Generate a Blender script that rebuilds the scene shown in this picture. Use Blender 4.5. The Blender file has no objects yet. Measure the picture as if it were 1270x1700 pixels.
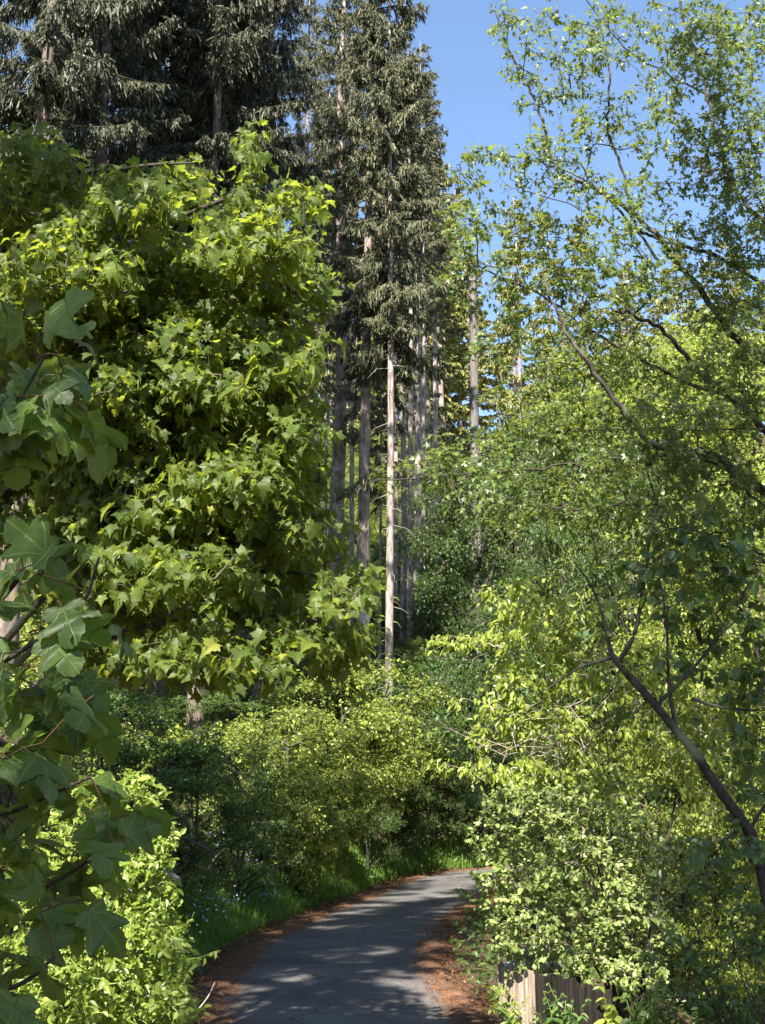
import bpy, math
import numpy as np
from mathutils import Vector, Matrix

# ------------------------------------------------------------------ camera, world, sun
S = bpy.context.scene
COL = S.collection
F, CX, CY, HZ = 2200.0, 635.0, 850.0, 1440.0          # lens in photo pixels; row of the true horizon
TH = math.atan((HZ - CY) / F)
cam = bpy.data.cameras.new('camera'); cam_o = bpy.data.objects.new('camera', cam); COL.objects.link(cam_o)
cam.sensor_fit = 'VERTICAL'; cam.sensor_height = 24.0; cam.lens = 24.0 * F / 1700.0
cam.clip_start = 0.05; cam.clip_end = 3000
cam_o.location = (0, 0, 0); cam_o.rotation_euler = (math.pi / 2 + TH, 0, 0)
S.camera = cam_o

SUN_EL, SUN_AZ = math.radians(47), math.radians(-163)   # azimuth from +Y towards +X: behind the camera, to its left
sun_dir = Vector((math.sin(SUN_AZ) * math.cos(SUN_EL), math.cos(SUN_AZ) * math.cos(SUN_EL), math.sin(SUN_EL)))
W = bpy.data.worlds.new('World'); S.world = W; W.use_nodes = True
nt = W.node_tree; nt.nodes.clear()
sky = nt.nodes.new('ShaderNodeTexSky'); sky.sky_type = 'NISHITA'; sky.sun_disc = False
sky.sun_elevation = SUN_EL; sky.sun_rotation = SUN_AZ; sky.air_density = 1.0; sky.dust_density = 0.3; sky.ozone_density = 2.5
bg = nt.nodes.new('ShaderNodeBackground'); bg.inputs['Strength'].default_value = 0.076
wo = nt.nodes.new('ShaderNodeOutputWorld')
nt.links.new(sky.outputs[0], bg.inputs[0]); nt.links.new(bg.outputs[0], wo.inputs[0])
sl = bpy.data.lights.new('sun', 'SUN'); sl.energy = 5.0; sl.angle = math.radians(0.53); sl.color = (1.0, 0.94, 0.84)
so = bpy.data.objects.new('sun', sl); COL.objects.link(so)
so.rotation_euler = (-sun_dir).to_track_quat('-Z', 'Y').to_euler(); so.location = sun_dir * 60
S.view_settings.view_transform = 'Standard'; S.view_settings.look = 'None'; S.view_settings.gamma = 1.0
S.view_settings.use_curve_mapping = False
S.view_settings.exposure = 2.05
S.render.engine = 'CYCLES'
S.cycles.max_bounces = 10; S.cycles.diffuse_bounces = 5; S.cycles.glossy_bounces = 2; S.cycles.transmission_bounces = 6
S.cycles.sample_clamp_indirect = 6.0

# ------------------------------------------------------------------ small helpers
def P(px, py, Y):
    """the world point that stands at distance Y (metres along +Y) on the sight line of a photo pixel"""
    px = np.asarray(px, float); py = np.asarray(py, float); Y = np.asarray(Y, float)
    u = (px - CX) / F; v = (CY - py) / F
    fy = math.cos(TH) - v * math.sin(TH); fz = math.sin(TH) + v * math.cos(TH)
    k = Y / fy
    return np.stack(np.broadcast_arrays(u * k, Y, fz * k), -1)

def nrm(a):
    return a / np.maximum(np.linalg.norm(a, axis=-1, keepdims=True), 1e-9)

class MB:
    """collects vertices and faces for ONE mesh object"""
    def __init__(s): s.v = []; s.f = []; s.n = 0; s.uv = []
    def add(s, V, faces, mat=0, smooth=False, uv=None):
        V = np.asarray(V, float).reshape(-1, 3)
        faces = [np.asarray(f, int) for f in faces]
        s.v.append(V)
        for f in faces:                                   # each f: (m, k) array of k-gons
            if f.ndim == 1: f = f[None]
            s.f.append((f + s.n, mat, smooth))
        s.uv.append(np.zeros((len(V), 2)) if uv is None else np.asarray(uv, float).reshape(-1, 2))
        s.n += len(V)
    def mesh(s, name, mats):
        me = bpy.data.meshes.new(name)
        V = np.concatenate(s.v); UV = np.concatenate(s.uv)
        loops = np.concatenate([f.ravel() for f, _, _ in s.f])
        tot = np.concatenate([np.full(len(f), f.shape[1]) for f, _, _ in s.f])
        mi = np.concatenate([np.full(len(f), m) for f, m, _ in s.f])
        sm = np.concatenate([np.full(len(f), q, bool) for f, _, q in s.f])
        st = np.concatenate([[0], np.cumsum(tot)[:-1]])
        me.vertices.add(len(V)); me.vertices.foreach_set('co', V.ravel().astype(np.float32))
        me.loops.add(len(loops)); me.loops.foreach_set('vertex_index', loops.astype(np.int32))
        me.polygons.add(len(tot))
        me.polygons.foreach_set('loop_start', st.astype(np.int32)); me.polygons.foreach_set('loop_total', tot.astype(np.int32))
        me.polygons.foreach_set('material_index', mi.astype(np.int32)); me.polygons.foreach_set('use_smooth', sm)
        ul = me.uv_layers.new(name='UVMap')
        ul.data.foreach_set('uv', UV[loops].ravel().astype(np.float32))
        for m in (mats if isinstance(mats, (list, tuple)) else [mats]): me.materials.append(m)
        me.update(calc_edges=True); me.validate()
        return me
    def build(s, name, mats, parent=None):
        o = bpy.data.objects.new(name, s.mesh(name, mats)); COL.objects.link(o)
        if parent is not None: o.parent = parent
        return o

def tag(o, label, cat, group=None):
    o['label'] = label; o['category'] = cat
    if group: o['group'] = group
    return o

def thing(name, label, cat, loc=(0, 0, 0), group=None, rz=0.0):
    o = bpy.data.objects.new(name, None); COL.objects.link(o)
    o.empty_display_size = 0.2
    o.location = loc; o.rotation_euler = (0, 0, rz)
    return tag(o, label, cat, group)

def dup(root, loc, rot, scale, label, group=None):
    r = root.copy(); COL.objects.link(r); r.location = loc; r.rotation_euler = rot; r.scale = scale
    r['label'] = label
    if group: r['group'] = group
    elif 'group' in r: del r['group']
    for ch in list(root.children):
        c = ch.copy(); COL.objects.link(c); c.parent = r
        for g in ch.children:
            d = g.copy(); COL.objects.link(d); d.parent = c
    return r

def frames(d):
    ref = np.where(np.abs(d[:, 2:3]) > 0.9, np.array([[1.0, 0, 0]]), np.array([[0, 0, 1.0]]))
    a = nrm(np.cross(d, ref)); b = np.cross(d, a)
    return a, b

def edges_tubes(mb, A, B, ra, rb, k=4, mat=0):
    """one k-sided tapering twig segment for every pair of points"""
    n = len(A)
    if n == 0: return
    d = nrm(B - A); a, b = frames(d)
    ang = np.arange(k) * 2 * math.pi / k
    c, s_ = np.cos(ang), np.sin(ang)
    ring = a[:, None, :] * c[None, :, None] + b[:, None, :] * s_[None, :, None]
    V = np.stack([A[:, None] + ring * ra[:, None, None], B[:, None] + ring * rb[:, None, None]], 1)   # n,2,k,3
    i = np.arange(k); j = (i + 1) % k
    q = np.stack([i, j, k + j, k + i], 1)
    f = (q[None] + (np.arange(n) * 2 * k)[:, None, None]).reshape(-1, 4)
    mb.add(V, [f], mat, True)

def catmull(pts, m):
    pts = np.asarray(pts, float); n = len(pts)
    p = np.concatenate([[2 * pts[0] - pts[1]], pts, [2 * pts[-1] - pts[-2]]])
    out = []
    for i in range(n - 1):
        t = np.linspace(0, 1, m, endpoint=False)[:, None]
        a, b, c, d = p[i], p[i + 1], p[i + 2], p[i + 3]
        out.append(0.5 * (2 * b + (c - a) * t + (2 * a - 5 * b + 4 * c - d) * t ** 2 + (3 * b - a - 3 * c + d) * t ** 3))
    out.append(pts[-1:])
    return np.concatenate(out)

def tube(mb, pts, rad, k=10, mat=0, rough=0.0, rng=None, cap=True):
    """a limb: rings along a polyline"""
    pts = np.asarray(pts, float); n = len(pts); rad = np.broadcast_to(np.asarray(rad, float), (n,))
    d = nrm(np.gradient(pts, axis=0)); a, b = frames(d)
    ang = np.arange(k) * 2 * math.pi / k
    rr = rad[:, None] * np.ones((1, k))
    if rough and rng is not None: rr = rr * (1 + rough * rng.normal(size=(n, k)))
    V = pts[:, None] + (a[:, None] * np.cos(ang)[None, :, None] + b[:, None] * np.sin(ang)[None, :, None]) * rr[..., None]
    i = np.arange(k); j = (i + 1) % k
    q = np.stack([i, j, k + j, k + i], 1)
    f = (q[None] + (np.arange(n - 1) * k)[:, None, None]).reshape(-1, 4)
    uv = np.stack(np.broadcast_arrays(np.arange(k)[None] / k, np.linspace(0, 1, n)[:, None]), -1)
    faces = [f]
    if cap: faces += [np.arange(k)[::-1], np.arange(k) + (n - 1) * k]
    mb.add(V, faces, mat, True, uv)

# ------------------------------------------------------------------ leaf templates
def half_leaf(half):
    """outline of the right half (x>=0) from stalk to tip -> verts (x,y), triangle/quad faces folded along the midrib"""
    h = np.array(half, float); n = len(h)
    mid = np.stack([np.zeros(n), np.clip(h[:, 1] * 0.8 + 0.04 * (h[:, 1] < .9), 0, 1)], 1)
    mid[:, 1] = np.maximum.accumulate(mid[:, 1]); mid[0] = h[0]; mid[-1] = h[-1]
    V = np.concatenate([h, mid, h * [-1, 1]])             # right outline, midrib, left outline
    f = []
    for i in range(n - 1):
        f.append([n + i, i, i + 1, n + i + 1]); f.append([n + i + 1, 2 * n + i + 1, 2 * n + i, n + i])
    return V, np.array(f)
def toothed(h, n=3, depth=.018):
    """adds small teeth along an outline"""
    h = np.array(h, float); out = [h[0]]
    for a, c in zip(h[:-1], h[1:]):
        nr = np.array([c[1] - a[1], a[0] - c[0]]); nr = nr / max(np.linalg.norm(nr), 1e-6)
        for k in range(1, n): out.append(a + (c - a) * k / n + nr * depth * (1 if k % 2 else -.3))
        out.append(c)
    return [tuple(q) for q in out]
SYC = half_leaf(toothed([(0, 0), (.10, -.10), (.27, -.12), (.45, .0), (.40, .12), (.30, .215), (.47, .31), (.60, .44), (.66, .60), (.50, .60), (.36, .585),
                 (.235, .545), (.29, .68), (.26, .81), (.14, .92), (0, 1.0)]))
NOR = half_leaf([(0, 0), (.14, -.06), (.43, -.04), (.33, .13), (.42, .25), (.62, .47), (.45, .46), (.36, .56), (.23, .51), (.24, .69), (.13, .79), (0, 1)])
FLD = half_leaf([(0, 0), (.34, .0), (.20, .2), (.54, .48), (.15, .48), (.18, .78), (0, 1)])
OVA = (np.array([(0, 0), (.22, .22), (.27, .5), (.15, .8), (0, 1), (-.15, .8), (-.27, .5), (-.22, .22)], float),
       [np.array([[0, 1, 2, 3, 4]]), np.array([[0, 4, 5, 6, 7]])])
RND = (np.array([(0, 0), (.34, .15), (.43, .5), (.27, .84), (0, 1), (-.27, .84), (-.43, .5), (-.34, .15)], float),
       [np.array([[0, 1, 2, 3, 4]]), np.array([[0, 4, 5, 6, 7]])])
SML = (np.array([(0, 0), (.26, .4), (0, 1), (-.26, .4)], float), [np.array([[0, 1, 2]]), np.array([[0, 2, 3]])])
SPR = (np.array([(0, 0), (.42, .10), (.26, .3), (.5, .42), (.28, .6), (.34, .75), (0, 1), (-.34, .75), (-.28, .6), (-.5, .42), (-.26, .3), (-.42, .10)], float),
       [np.array([[0, 1, 2, 10, 11]]), np.array([[2, 3, 4, 8, 9, 10]]), np.array([[4, 5, 6, 7, 8]])])

def leaves(mb, tpl, pos, d, nor, size, rng, mat=0, fold=(.1, .45), droop=(.1, .5), side=(.0, .5), width=1.0, smooth=False, wave=0.0):
    V2, fs = tpl
    if isinstance(fs, np.ndarray): fs = [fs]
    n = len(pos); k = len(V2)
    d = nrm(d); x = nrm(np.cross(d, nor)); z = np.cross(x, d)
    size = np.broadcast_to(np.asarray(size, float), (n,))
    fo = rng.uniform(*fold, n)[:, None]; dr = rng.uniform(*droop, n)[:, None]; si = rng.uniform(*side, n)[:, None]
    tw = rng.normal(0, .18, n)[:, None]
    X = V2[None, :, 0] * width * rng.uniform(.85, 1.12, n)[:, None]; Y = np.broadcast_to(V2[None, :, 1], X.shape)
    Z = fo * np.abs(X) - dr * Y * Y - si * X * X * 1.4 + tw * X * Y
    if wave: Z = Z + wave * np.abs(X) * np.sin(9 * Y + rng.uniform(0, 6.3, (n, 1))) + wave * .6 * np.sin(7 * X + rng.uniform(0, 6.3, (n, 1))) * Y
    Vv = pos[:, None] + (x[:, None] * X[..., None] + d[:, None] * Y[..., None] + z[:, None] * Z[..., None]) * size[:, None, None]
    off = (np.arange(n) * k)[:, None, None]
    mb.add(Vv, [(f[None] + off).reshape(-1, f.shape[1]) for f in fs], mat, smooth, np.broadcast_to(V2[None], (n, k, 2)))

# ------------------------------------------------------------------ materials
def mat_new(name):
    m = bpy.data.materials.new(name); m.use_nodes = True
    t = m.node_tree; t.nodes.clear()
    return m, t, t.nodes, t.links

def N(nodes, typ, **kw):
    n = nodes.new(typ)
    for k, v in kw.items():
        if k in n.bl_rna.properties: setattr(n, k, v)
    return n

def ramp(nodes, stops):
    r = nodes.new('ShaderNodeValToRGB'); e = r.color_ramp.elements
    while len(e) < len(stops): e.new(0.5)
    for q, (p, c) in zip(e, stops): q.position = p; q.color = (*c, 1)
    return r

def leaf_mat(name, stops, trans, tfac=0.42, rough=0.42, spec=0.5, veins=False, noise_scale=0.0):
    m, t, nd, lk = mat_new(name)
    geo = N(nd, 'ShaderNodeNewGeometry')
    r = ramp(nd, stops); lk.new(geo.outputs['Random Per Island'], r.inputs[0])
    col = r.outputs[0]
    p = N(nd, 'ShaderNodeBsdfPrincipled'); p.inputs['Roughness'].default_value = rough
    p.inputs['Specular IOR Level'].default_value = spec
    tr = N(nd, 'ShaderNodeBsdfTranslucent')
    tc = N(nd, 'ShaderNodeMix', data_type='RGBA'); tc.blend_type = 'MIX'
    tc.inputs[0].default_value = 0.72; lk.new(col, tc.inputs[6]); tc.inputs[7].default_value = (*trans, 1)
    mx = N(nd, 'ShaderNodeMixShader'); mx.inputs[0].default_value = tfac
    if veins:
        uv = N(nd, 'ShaderNodeUVMap'); sx = N(nd, 'ShaderNodeSeparateXYZ'); lk.new(uv.outputs[0], sx.inputs[0])
        ab = N(nd, 'ShaderNodeMath', operation='ABSOLUTE'); lk.new(sx.outputs[0], ab.inputs[0])
        best = ab.outputs[0]
        for (vx, vy) in ((.72, .70), (.995, .08)):
            m1 = N(nd, 'ShaderNodeMath', operation='MULTIPLY'); lk.new(ab.outputs[0], m1.inputs[0]); m1.inputs[1].default_value = vy
            m2 = N(nd, 'ShaderNodeMath', operation='MULTIPLY'); lk.new(sx.outputs[1], m2.inputs[0]); m2.inputs[1].default_value = vx
            sb = N(nd, 'ShaderNodeMath', operation='SUBTRACT'); lk.new(m1.outputs[0], sb.inputs[0]); lk.new(m2.outputs[0], sb.inputs[1])
            a2 = N(nd, 'ShaderNodeMath', operation='ABSOLUTE'); lk.new(sb.outputs[0], a2.inputs[0])
            mn = N(nd, 'ShaderNodeMath', operation='MINIMUM'); lk.new(best, mn.inputs[0]); lk.new(a2.outputs[0], mn.inputs[1])
            best = mn.outputs[0]
        mr = N(nd, 'ShaderNodeMapRange'); lk.new(best, mr.inputs[0])
        mr.inputs[1].default_value = .004; mr.inputs[2].default_value = .028; mr.inputs[3].default_value = 1; mr.inputs[4].default_value = 0
        vm = N(nd, 'ShaderNodeMix', data_type='RGBA'); vf = N(nd, 'ShaderNodeMath', operation='MULTIPLY')
        lk.new(mr.outputs[0], vf.inputs[0]); vf.inputs[1].default_value = .8
        lk.new(vf.outputs[0], vm.inputs[0]); lk.new(col, vm.inputs[6]); vm.inputs[7].default_value = (.16, .22, .06, 1)
        nz = N(nd, 'ShaderNodeTexNoise'); nz.inputs['Scale'].default_value = 9; nz.inputs['Detail'].default_value = 5
        lk.new(uv.outputs[0], nz.inputs['Vector'])
        hs = N(nd, 'ShaderNodeHueSaturation'); lk.new(vm.outputs[2], hs.inputs['Color'])
        mr2 = N(nd, 'ShaderNodeMapRange'); lk.new(nz.outputs[0], mr2.inputs[0]); mr2.inputs[1].default_value = .3; mr2.inputs[2].default_value = .7
        mr2.inputs[3].default_value = .75; mr2.inputs[4].default_value = 1.25; lk.new(mr2.outputs[0], hs.inputs['Value'])
        col = hs.outputs[0]
        bp = N(nd, 'ShaderNodeBump'); bp.inputs['Strength'].default_value = .35; bp.inputs['Distance'].default_value = .004
        lk.new(mr.outputs[0], bp.inputs['Height']); lk.new(bp.outputs[0], p.inputs['Normal'])
    lk.new(col, p.inputs['Base Color']); lk.new(tc.outputs[2], tr.inputs[0])
    out = N(nd, 'ShaderNodeOutputMaterial')
    lk.new(p.outputs[0], mx.inputs[1]); lk.new(tr.outputs[0], mx.inputs[2]); lk.new(mx.outputs[0], out.inputs[0])
    return m

def bark_mat(name, c1, c2, scale=(14, 14, 2.5), lichen=None, bump=.6, lich_lo=.58):
    m, t, nd, lk = mat_new(name)
    tc = N(nd, 'ShaderNodeTexCoord'); mp = N(nd, 'ShaderNodeMapping'); mp.inputs['Scale'].default_value = scale
    lk.new(tc.outputs['Object'], mp.inputs[0])
    nz = N(nd, 'ShaderNodeTexNoise'); nz.inputs['Scale'].default_value = 1.0; nz.inputs['Detail'].default_value = 8; nz.inputs['Roughness'].default_value = .65
    lk.new(mp.outputs[0], nz.inputs['Vector'])
    r = ramp(nd, [(.33, c1), (.68, c2)]); lk.new(nz.outputs[0], r.inputs[0])
    col = r.outputs[0]
    if lichen:
        n2 = N(nd, 'ShaderNodeTexNoise'); n2.inputs['Scale'].default_value = 1.7; n2.inputs['Detail'].default_value = 6
        lk.new(tc.outputs['Object'], n2.inputs['Vector'])
        r2 = ramp(nd, [(lich_lo - .06, (0, 0, 0)), (lich_lo + .06, (1, 1, 1))]); lk.new(n2.outputs[0], r2.inputs[0])
        mx = N(nd, 'ShaderNodeMix', data_type='RGBA'); lk.new(r2.outputs[0], mx.inputs[0]); lk.new(col, mx.inputs[6]); mx.inputs[7].default_value = (*lichen, 1)
        col = mx.outputs[2]
    p = N(nd, 'ShaderNodeBsdfPrincipled'); p.inputs['Roughness'].default_value = .9; p.inputs['Specular IOR Level'].default_value = .2
    bp = N(nd, 'ShaderNodeBump'); bp.inputs['Strength'].default_value = bump; bp.inputs['Distance'].default_value = .02
    lk.new(nz.outputs[0], bp.inputs['Height']); lk.new(bp.outputs[0], p.inputs['Normal']); lk.new(col, p.inputs['Base Color'])
    out = N(nd, 'ShaderNodeOutputMaterial'); lk.new(p.outputs[0], out.inputs[0])
    return m

M_SYC = leaf_mat('sycamore_leaf', [(0, (.038, .072, .018)), (.5, (.056, .102, .022)), (1, (.10, .16, .03))], (.36, .47, .05), .45, .45, .36, veins=True)
M_NOR = leaf_mat('maple_leaf', [(0, (.046, .076, .016)), (.6, (.078, .116, .020)), (.96, (.125, .165, .026)), (1, (.25, .25, .03))], (.44, .51, .045), .49, .5, .3)
M_FLD = leaf_mat('field_maple_leaf', [(0, (.042, .075, .018)), (.6, (.074, .118, .025)), (1, (.15, .19, .035))], (.35, .42, .055), .42, .42, .5)
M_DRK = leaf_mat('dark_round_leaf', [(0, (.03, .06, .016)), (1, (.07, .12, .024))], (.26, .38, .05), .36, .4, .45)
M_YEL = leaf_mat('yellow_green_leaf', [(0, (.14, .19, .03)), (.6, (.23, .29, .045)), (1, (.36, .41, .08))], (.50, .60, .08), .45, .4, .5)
M_HDG = leaf_mat('pale_hedge_leaf', [(0, (.085, .125, .03)), (.6, (.18, .235, .062)), (1, (.31, .36, .12))], (.38, .48, .09), .38, .46, .4)
M_BRT = leaf_mat('bright_bramble_leaf', [(0, (.10, .15, .022)), (.6, (.18, .24, .036)), (1, (.32, .37, .07))], (.46, .58, .08), .42, .42, .5)
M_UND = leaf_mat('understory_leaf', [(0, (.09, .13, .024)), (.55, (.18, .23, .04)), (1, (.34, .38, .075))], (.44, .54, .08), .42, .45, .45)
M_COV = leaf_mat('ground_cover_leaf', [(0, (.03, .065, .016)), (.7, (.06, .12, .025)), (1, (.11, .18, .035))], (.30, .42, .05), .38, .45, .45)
M_GRS = leaf_mat('grass_blade', [(0, (.06, .13, .02)), (.7, (.11, .22, .03)), (1, (.22, .32, .07))], (.40, .56, .06), .40, .45, .4)
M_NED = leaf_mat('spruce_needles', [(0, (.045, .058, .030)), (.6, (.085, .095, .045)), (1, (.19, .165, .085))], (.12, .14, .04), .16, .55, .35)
M_NDK = leaf_mat('shaded_spruce_needles', [(0, (.026, .036, .020)), (.6, (.05, .058, .030)), (1, (.12, .11, .06))], (.12, .14, .04), .14, .55, .35)  # shade on the upper left crowns is put into this needle colour
M_DKG = leaf_mat('shaded_green_leaf', [(0, (.028, .055, .015)), (.7, (.05, .095, .022)), (1, (.09, .15, .03))], (.24, .36, .05), .34, .45, .4)  # shade of the background trees, painted as a darker leaf colour
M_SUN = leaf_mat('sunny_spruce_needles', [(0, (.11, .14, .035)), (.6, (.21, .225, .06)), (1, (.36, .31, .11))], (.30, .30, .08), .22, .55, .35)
M_BRK = bark_mat('spruce_bark', (.085, .062, .052), (.34, .27, .23), (8, 8, 2.2), (.42, .38, .35), .9, .60)
M_BRD = bark_mat('dark_spruce_bark', (.05, .038, .032), (.19, .15, .125), (8, 8, 2.2), (.24, .21, .19), .9, .62)
M_BRP = bark_mat('pale_spruce_bark', (.10, .078, .068), (.42, .36, .32), (8, 8, 2.2), (.13, .10, .085), .9, .61)
M_SNG = bark_mat('dead_wood', (.07, .06, .058), (.20, .18, .17), (20, 20, 1.5), None, .6)
M_TWG = bark_mat('twig_bark', (.035, .028, .020), (.10, .085, .06), (30, 30, 12), None, .3)
M_LMB = bark_mat('mossy_limb_bark', (.020, .017, .014), (.075, .064, .052), (26, 26, 8), (.16, .17, .10), .8, .62)
M_PET = bark_mat('reddish_stalk', (.06, .035, .022), (.13, .075, .035), (30, 30, 30), None, .1)
M_STK = bark_mat('green_stalk', (.10, .14, .03), (.18, .22, .06), (30, 30, 30), None, .1)
M_GRY = bark_mat('grey_dry_twig', (.16, .13, .10), (.38, .32, .26), (30, 30, 12), None, .3)

# ------------------------------------------------------------------ ground: the lane's centre line first
cl_pix = [(576, 1700, 16.6), (557, 1640, 19.0), (558, 1600, 21.8), (586, 1560, 25), (645, 1520, 30.5), (725, 1480, 37), (805, 1450, 43)]
cl = [(2.2, -60, -1.3), (1.2, -30, -1.5), (1.15, -6, -1.68), (1.02, 0, -1.76), (.80, 6, -1.92), (.12, 12, -2.03)]
cl += [tuple(P(*q)) for q in cl_pix]
cl += [(7.5, 49, .15), (14.5, 53.5, .7), (25, 57, 1.4), (44, 59, 2.4), (80, 60, 4.0)]
CLP = catmull(cl, 40)
_t = np.gradient(CLP[:, :2], axis=0); CLT = _t / np.linalg.norm(_t, axis=1, keepdims=True)
CLN = np.stack([CLT[:, 1], -CLT[:, 0]], 1)               # to the right of the lane

def lane(x, y):
    x = np.asarray(x, float).ravel(); y = np.asarray(y, float).ravel()
    lat = np.empty(len(x)); zr = np.empty(len(x))
    for s in range(0, len(x), 20000):
        dx = x[s:s + 20000, None] - CLP[None, :, 0]; dy = y[s:s + 20000, None] - CLP[None, :, 1]
        k = np.argmin(dx * dx + dy * dy, 1); r = np.arange(len(k))
        lat[s:s + 20000] = np.sqrt(dx[r, k] ** 2 + dy[r, k] ** 2) * np.sign(dx[r, k] * CLN[k, 0] + dy[r, k] * CLN[k, 1])
        zr[s:s + 20000] = CLP[k, 2]
    return lat, zr

def sstep(a, b, x):
    t = np.clip((x - a) / (b - a), 0, 1); return t * t * (3 - 2 * t)

def ground(x, y, with_lat=False):
    x = np.asarray(x, float); y = np.asarray(y, float); sh = x.shape
    lat, zr = lane(x, y); xx, yy = x.ravel(), y.ravel()
    a = np.abs(lat)
    bf = .22 + .78 * sstep(9, 17, yy)
    left = bf * (2.6 * sstep(1.9, 4.6, a) + .60 * np.clip(a - 4.2, 0, 60) + .2 * np.clip(a - 64, 0, 200))
    right = -.42 * np.clip(a - 2.7, 0, 6.5) + .34 * np.clip(a - 9.5, 0, 60) + .2 * np.clip(a - 70, 0, 200)
    z = zr + np.where(lat < 0, left, right)
    nz = .10 * np.sin(xx * 1.7 + 1.3 * np.sin(yy * .9)) * np.sin(yy * 1.3 + .7) + .05 * np.sin(xx * 4.1 + 2) * np.sin(yy * 3.7 + xx) + .25 * np.sin(xx * .31 + 1) * np.sin(yy * .23)
    z = z + nz * sstep(2.0, 4.0, a) - .07 * (1 - sstep(1.42, 1.75, a))
    return (z.reshape(sh), lat.reshape(sh)) if with_lat else z.reshape(sh)

def gz(x, y): return float(ground(np.array([x]), np.array([y]))[0])

def axis(lo, hi, fine_lo, fine_hi, fine, grow):
    c = list(np.arange(fine_lo, fine_hi, fine)); s = fine
    while c[-1] < hi: s *= grow; c.append(c[-1] + s)
    s = fine
    while c[0] > lo: s *= grow; c.insert(0, c[0] - s)
    return np.array(c)
gx = axis(-900, 900, -8, 9, .16, 1.10); gy = axis(-80, 1500, 11, 50, .22, 1.10)
GX, GY = np.meshgrid(gx, gy); GZ, GL = ground(GX, GY, True)
mb = MB(); ny, nx = GX.shape
idx = np.arange(nx * ny).reshape(ny, nx)
mb.add(np.stack([GX, GY, GZ], -1), [np.stack([idx[:-1, :-1], idx[:-1, 1:], idx[1:, 1:], idx[1:, :-1]], -1).reshape(-1, 4)], 0, True,
       np.stack([GL, GY], -1))
m, t, nd, lk = mat_new('forest_soil')
tc = N(nd, 'ShaderNodeTexCoord')
n1 = N(nd, 'ShaderNodeTexNoise'); n1.inputs['Scale'].default_value = 1.1; n1.inputs['Detail'].default_value = 9; n1.inputs['Roughness'].default_value = .65
n2 = N(nd, 'ShaderNodeTexNoise'); n2.inputs['Scale'].default_value = 22; n2.inputs['Detail'].default_value = 6
for q in (n1, n2): lk.new(tc.outputs['Object'], q.inputs['Vector'])
r1 = ramp(nd, [(.30, (.035, .024, .016)), (.5, (.075, .052, .032)), (.7, (.05, .05, .024)), (.85, (.06, .075, .025))]); lk.new(n1.outputs[0], r1.inputs[0])
r2 = ramp(nd, [(.3, (.45, .45, .45)), (.7, (1.4, 1.3, 1.2))]); lk.new(n2.outputs[0], r2.inputs[0])
mu = N(nd, 'ShaderNodeMix', data_type='RGBA'); mu.blend_type = 'MULTIPLY'; mu.inputs[0].default_value = 1
lk.new(r1.outputs[0], mu.inputs[6]); lk.new(r2.outputs[0], mu.inputs[7])
p = N(nd, 'ShaderNodeBsdfPrincipled'); p.inputs['Roughness'].default_value = .95; p.inputs['Specular IOR Level'].default_value = .15
bp = N(nd, 'ShaderNodeBump'); bp.inputs['Strength'].default_value = .8; bp.inputs['Distance'].default_value = .05
lk.new(n2.outputs[0], bp.inputs['Height']); lk.new(bp.outputs[0], p.inputs['Normal']); lk.new(mu.outputs[2], p.inputs['Base Color'])
o_ = N(nd, 'ShaderNodeOutputMaterial'); lk.new(p.outputs[0], o_.inputs[0]); M_SOIL = m
g = mb.build('ground', M_SOIL); g['kind'] = 'structure'

# the asphalt lane, laid along the centre line
def ribbon(lat_fn, dz_fn, i0, i1, ncross, name, mat, dens=6):
    seg = CLP[i0:i1]
    s = np.concatenate([[0], np.cumsum(np.linalg.norm(np.diff(seg, axis=0), axis=1))])
    ss = np.linspace(0, s[-1], max(2, int(s[-1] * dens)))
    C = np.stack([np.interp(ss, s, seg[:, k]) for k in range(3)], 1)
    Nn = np.stack([np.interp(ss, s, CLN[i0:i1, k]) for k in range(2)], 1); Nn = nrm(Nn)
    u = np.linspace(0, 1, ncross)[None]
    lo, hi = lat_fn(ss); L = lo[:, None] * (1 - u) + hi[:, None] * u
    X = C[:, None, 0] + Nn[:, None, 0] * L; Y = C[:, None, 1] + Nn[:, None, 1] * L
    Z = C[:, None, 2] + dz_fn(ss[:, None], L, u)
    b = MB(); n, k = X.shape; ix = np.arange(n * k).reshape(n, k)
    b.add(np.stack([X, Y, Z], -1), [np.stack([ix[:-1, :-1], ix[:-1, 1:], ix[1:, 1:], ix[1:, :-1]], -1).reshape(-1, 4)], 0, True,
          np.stack([L, np.broadcast_to(ss[:, None], L.shape)], -1))
    return b.build(name, mat)
m, t, nd, lk = mat_new('worn_asphalt')
tc = N(nd, 'ShaderNodeTexCoord'); uv = N(nd, 'ShaderNodeUVMap')
n1 = N(nd, 'ShaderNodeTexNoise'); n1.inputs['Scale'].default_value = .8; n1.inputs['Detail'].default_value = 7
n2 = N(nd, 'ShaderNodeTexNoise'); n2.inputs['Scale'].default_value = 130; n2.inputs['Detail'].default_value = 3
for q in (n1, n2): lk.new(tc.outputs['Object'], q.inputs['Vector'])
r1 = ramp(nd, [(.3, (.060, .056, .055)), (.5, (.085, .081, .078)), (.72, (.115, .108, .102))]); lk.new(n1.outputs[0], r1.inputs[0])
r2 = ramp(nd, [(.35, (.6, .6, .6)), (.68, (1.5, 1.5, 1.5))]); lk.new(n2.outputs[0], r2.inputs[0])
mu = N(nd, 'ShaderNodeMix', data_type='RGBA'); mu.blend_type = 'MULTIPLY'; mu.inputs[0].default_value = 1
lk.new(r1.outputs[0], mu.inputs[6]); lk.new(r2.outputs[0], mu.inputs[7])
p = N(nd, 'ShaderNodeBsdfPrincipled'); p.inputs['Roughness'].default_value = .85; p.inputs['Specular IOR Level'].default_value = .22
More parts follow.
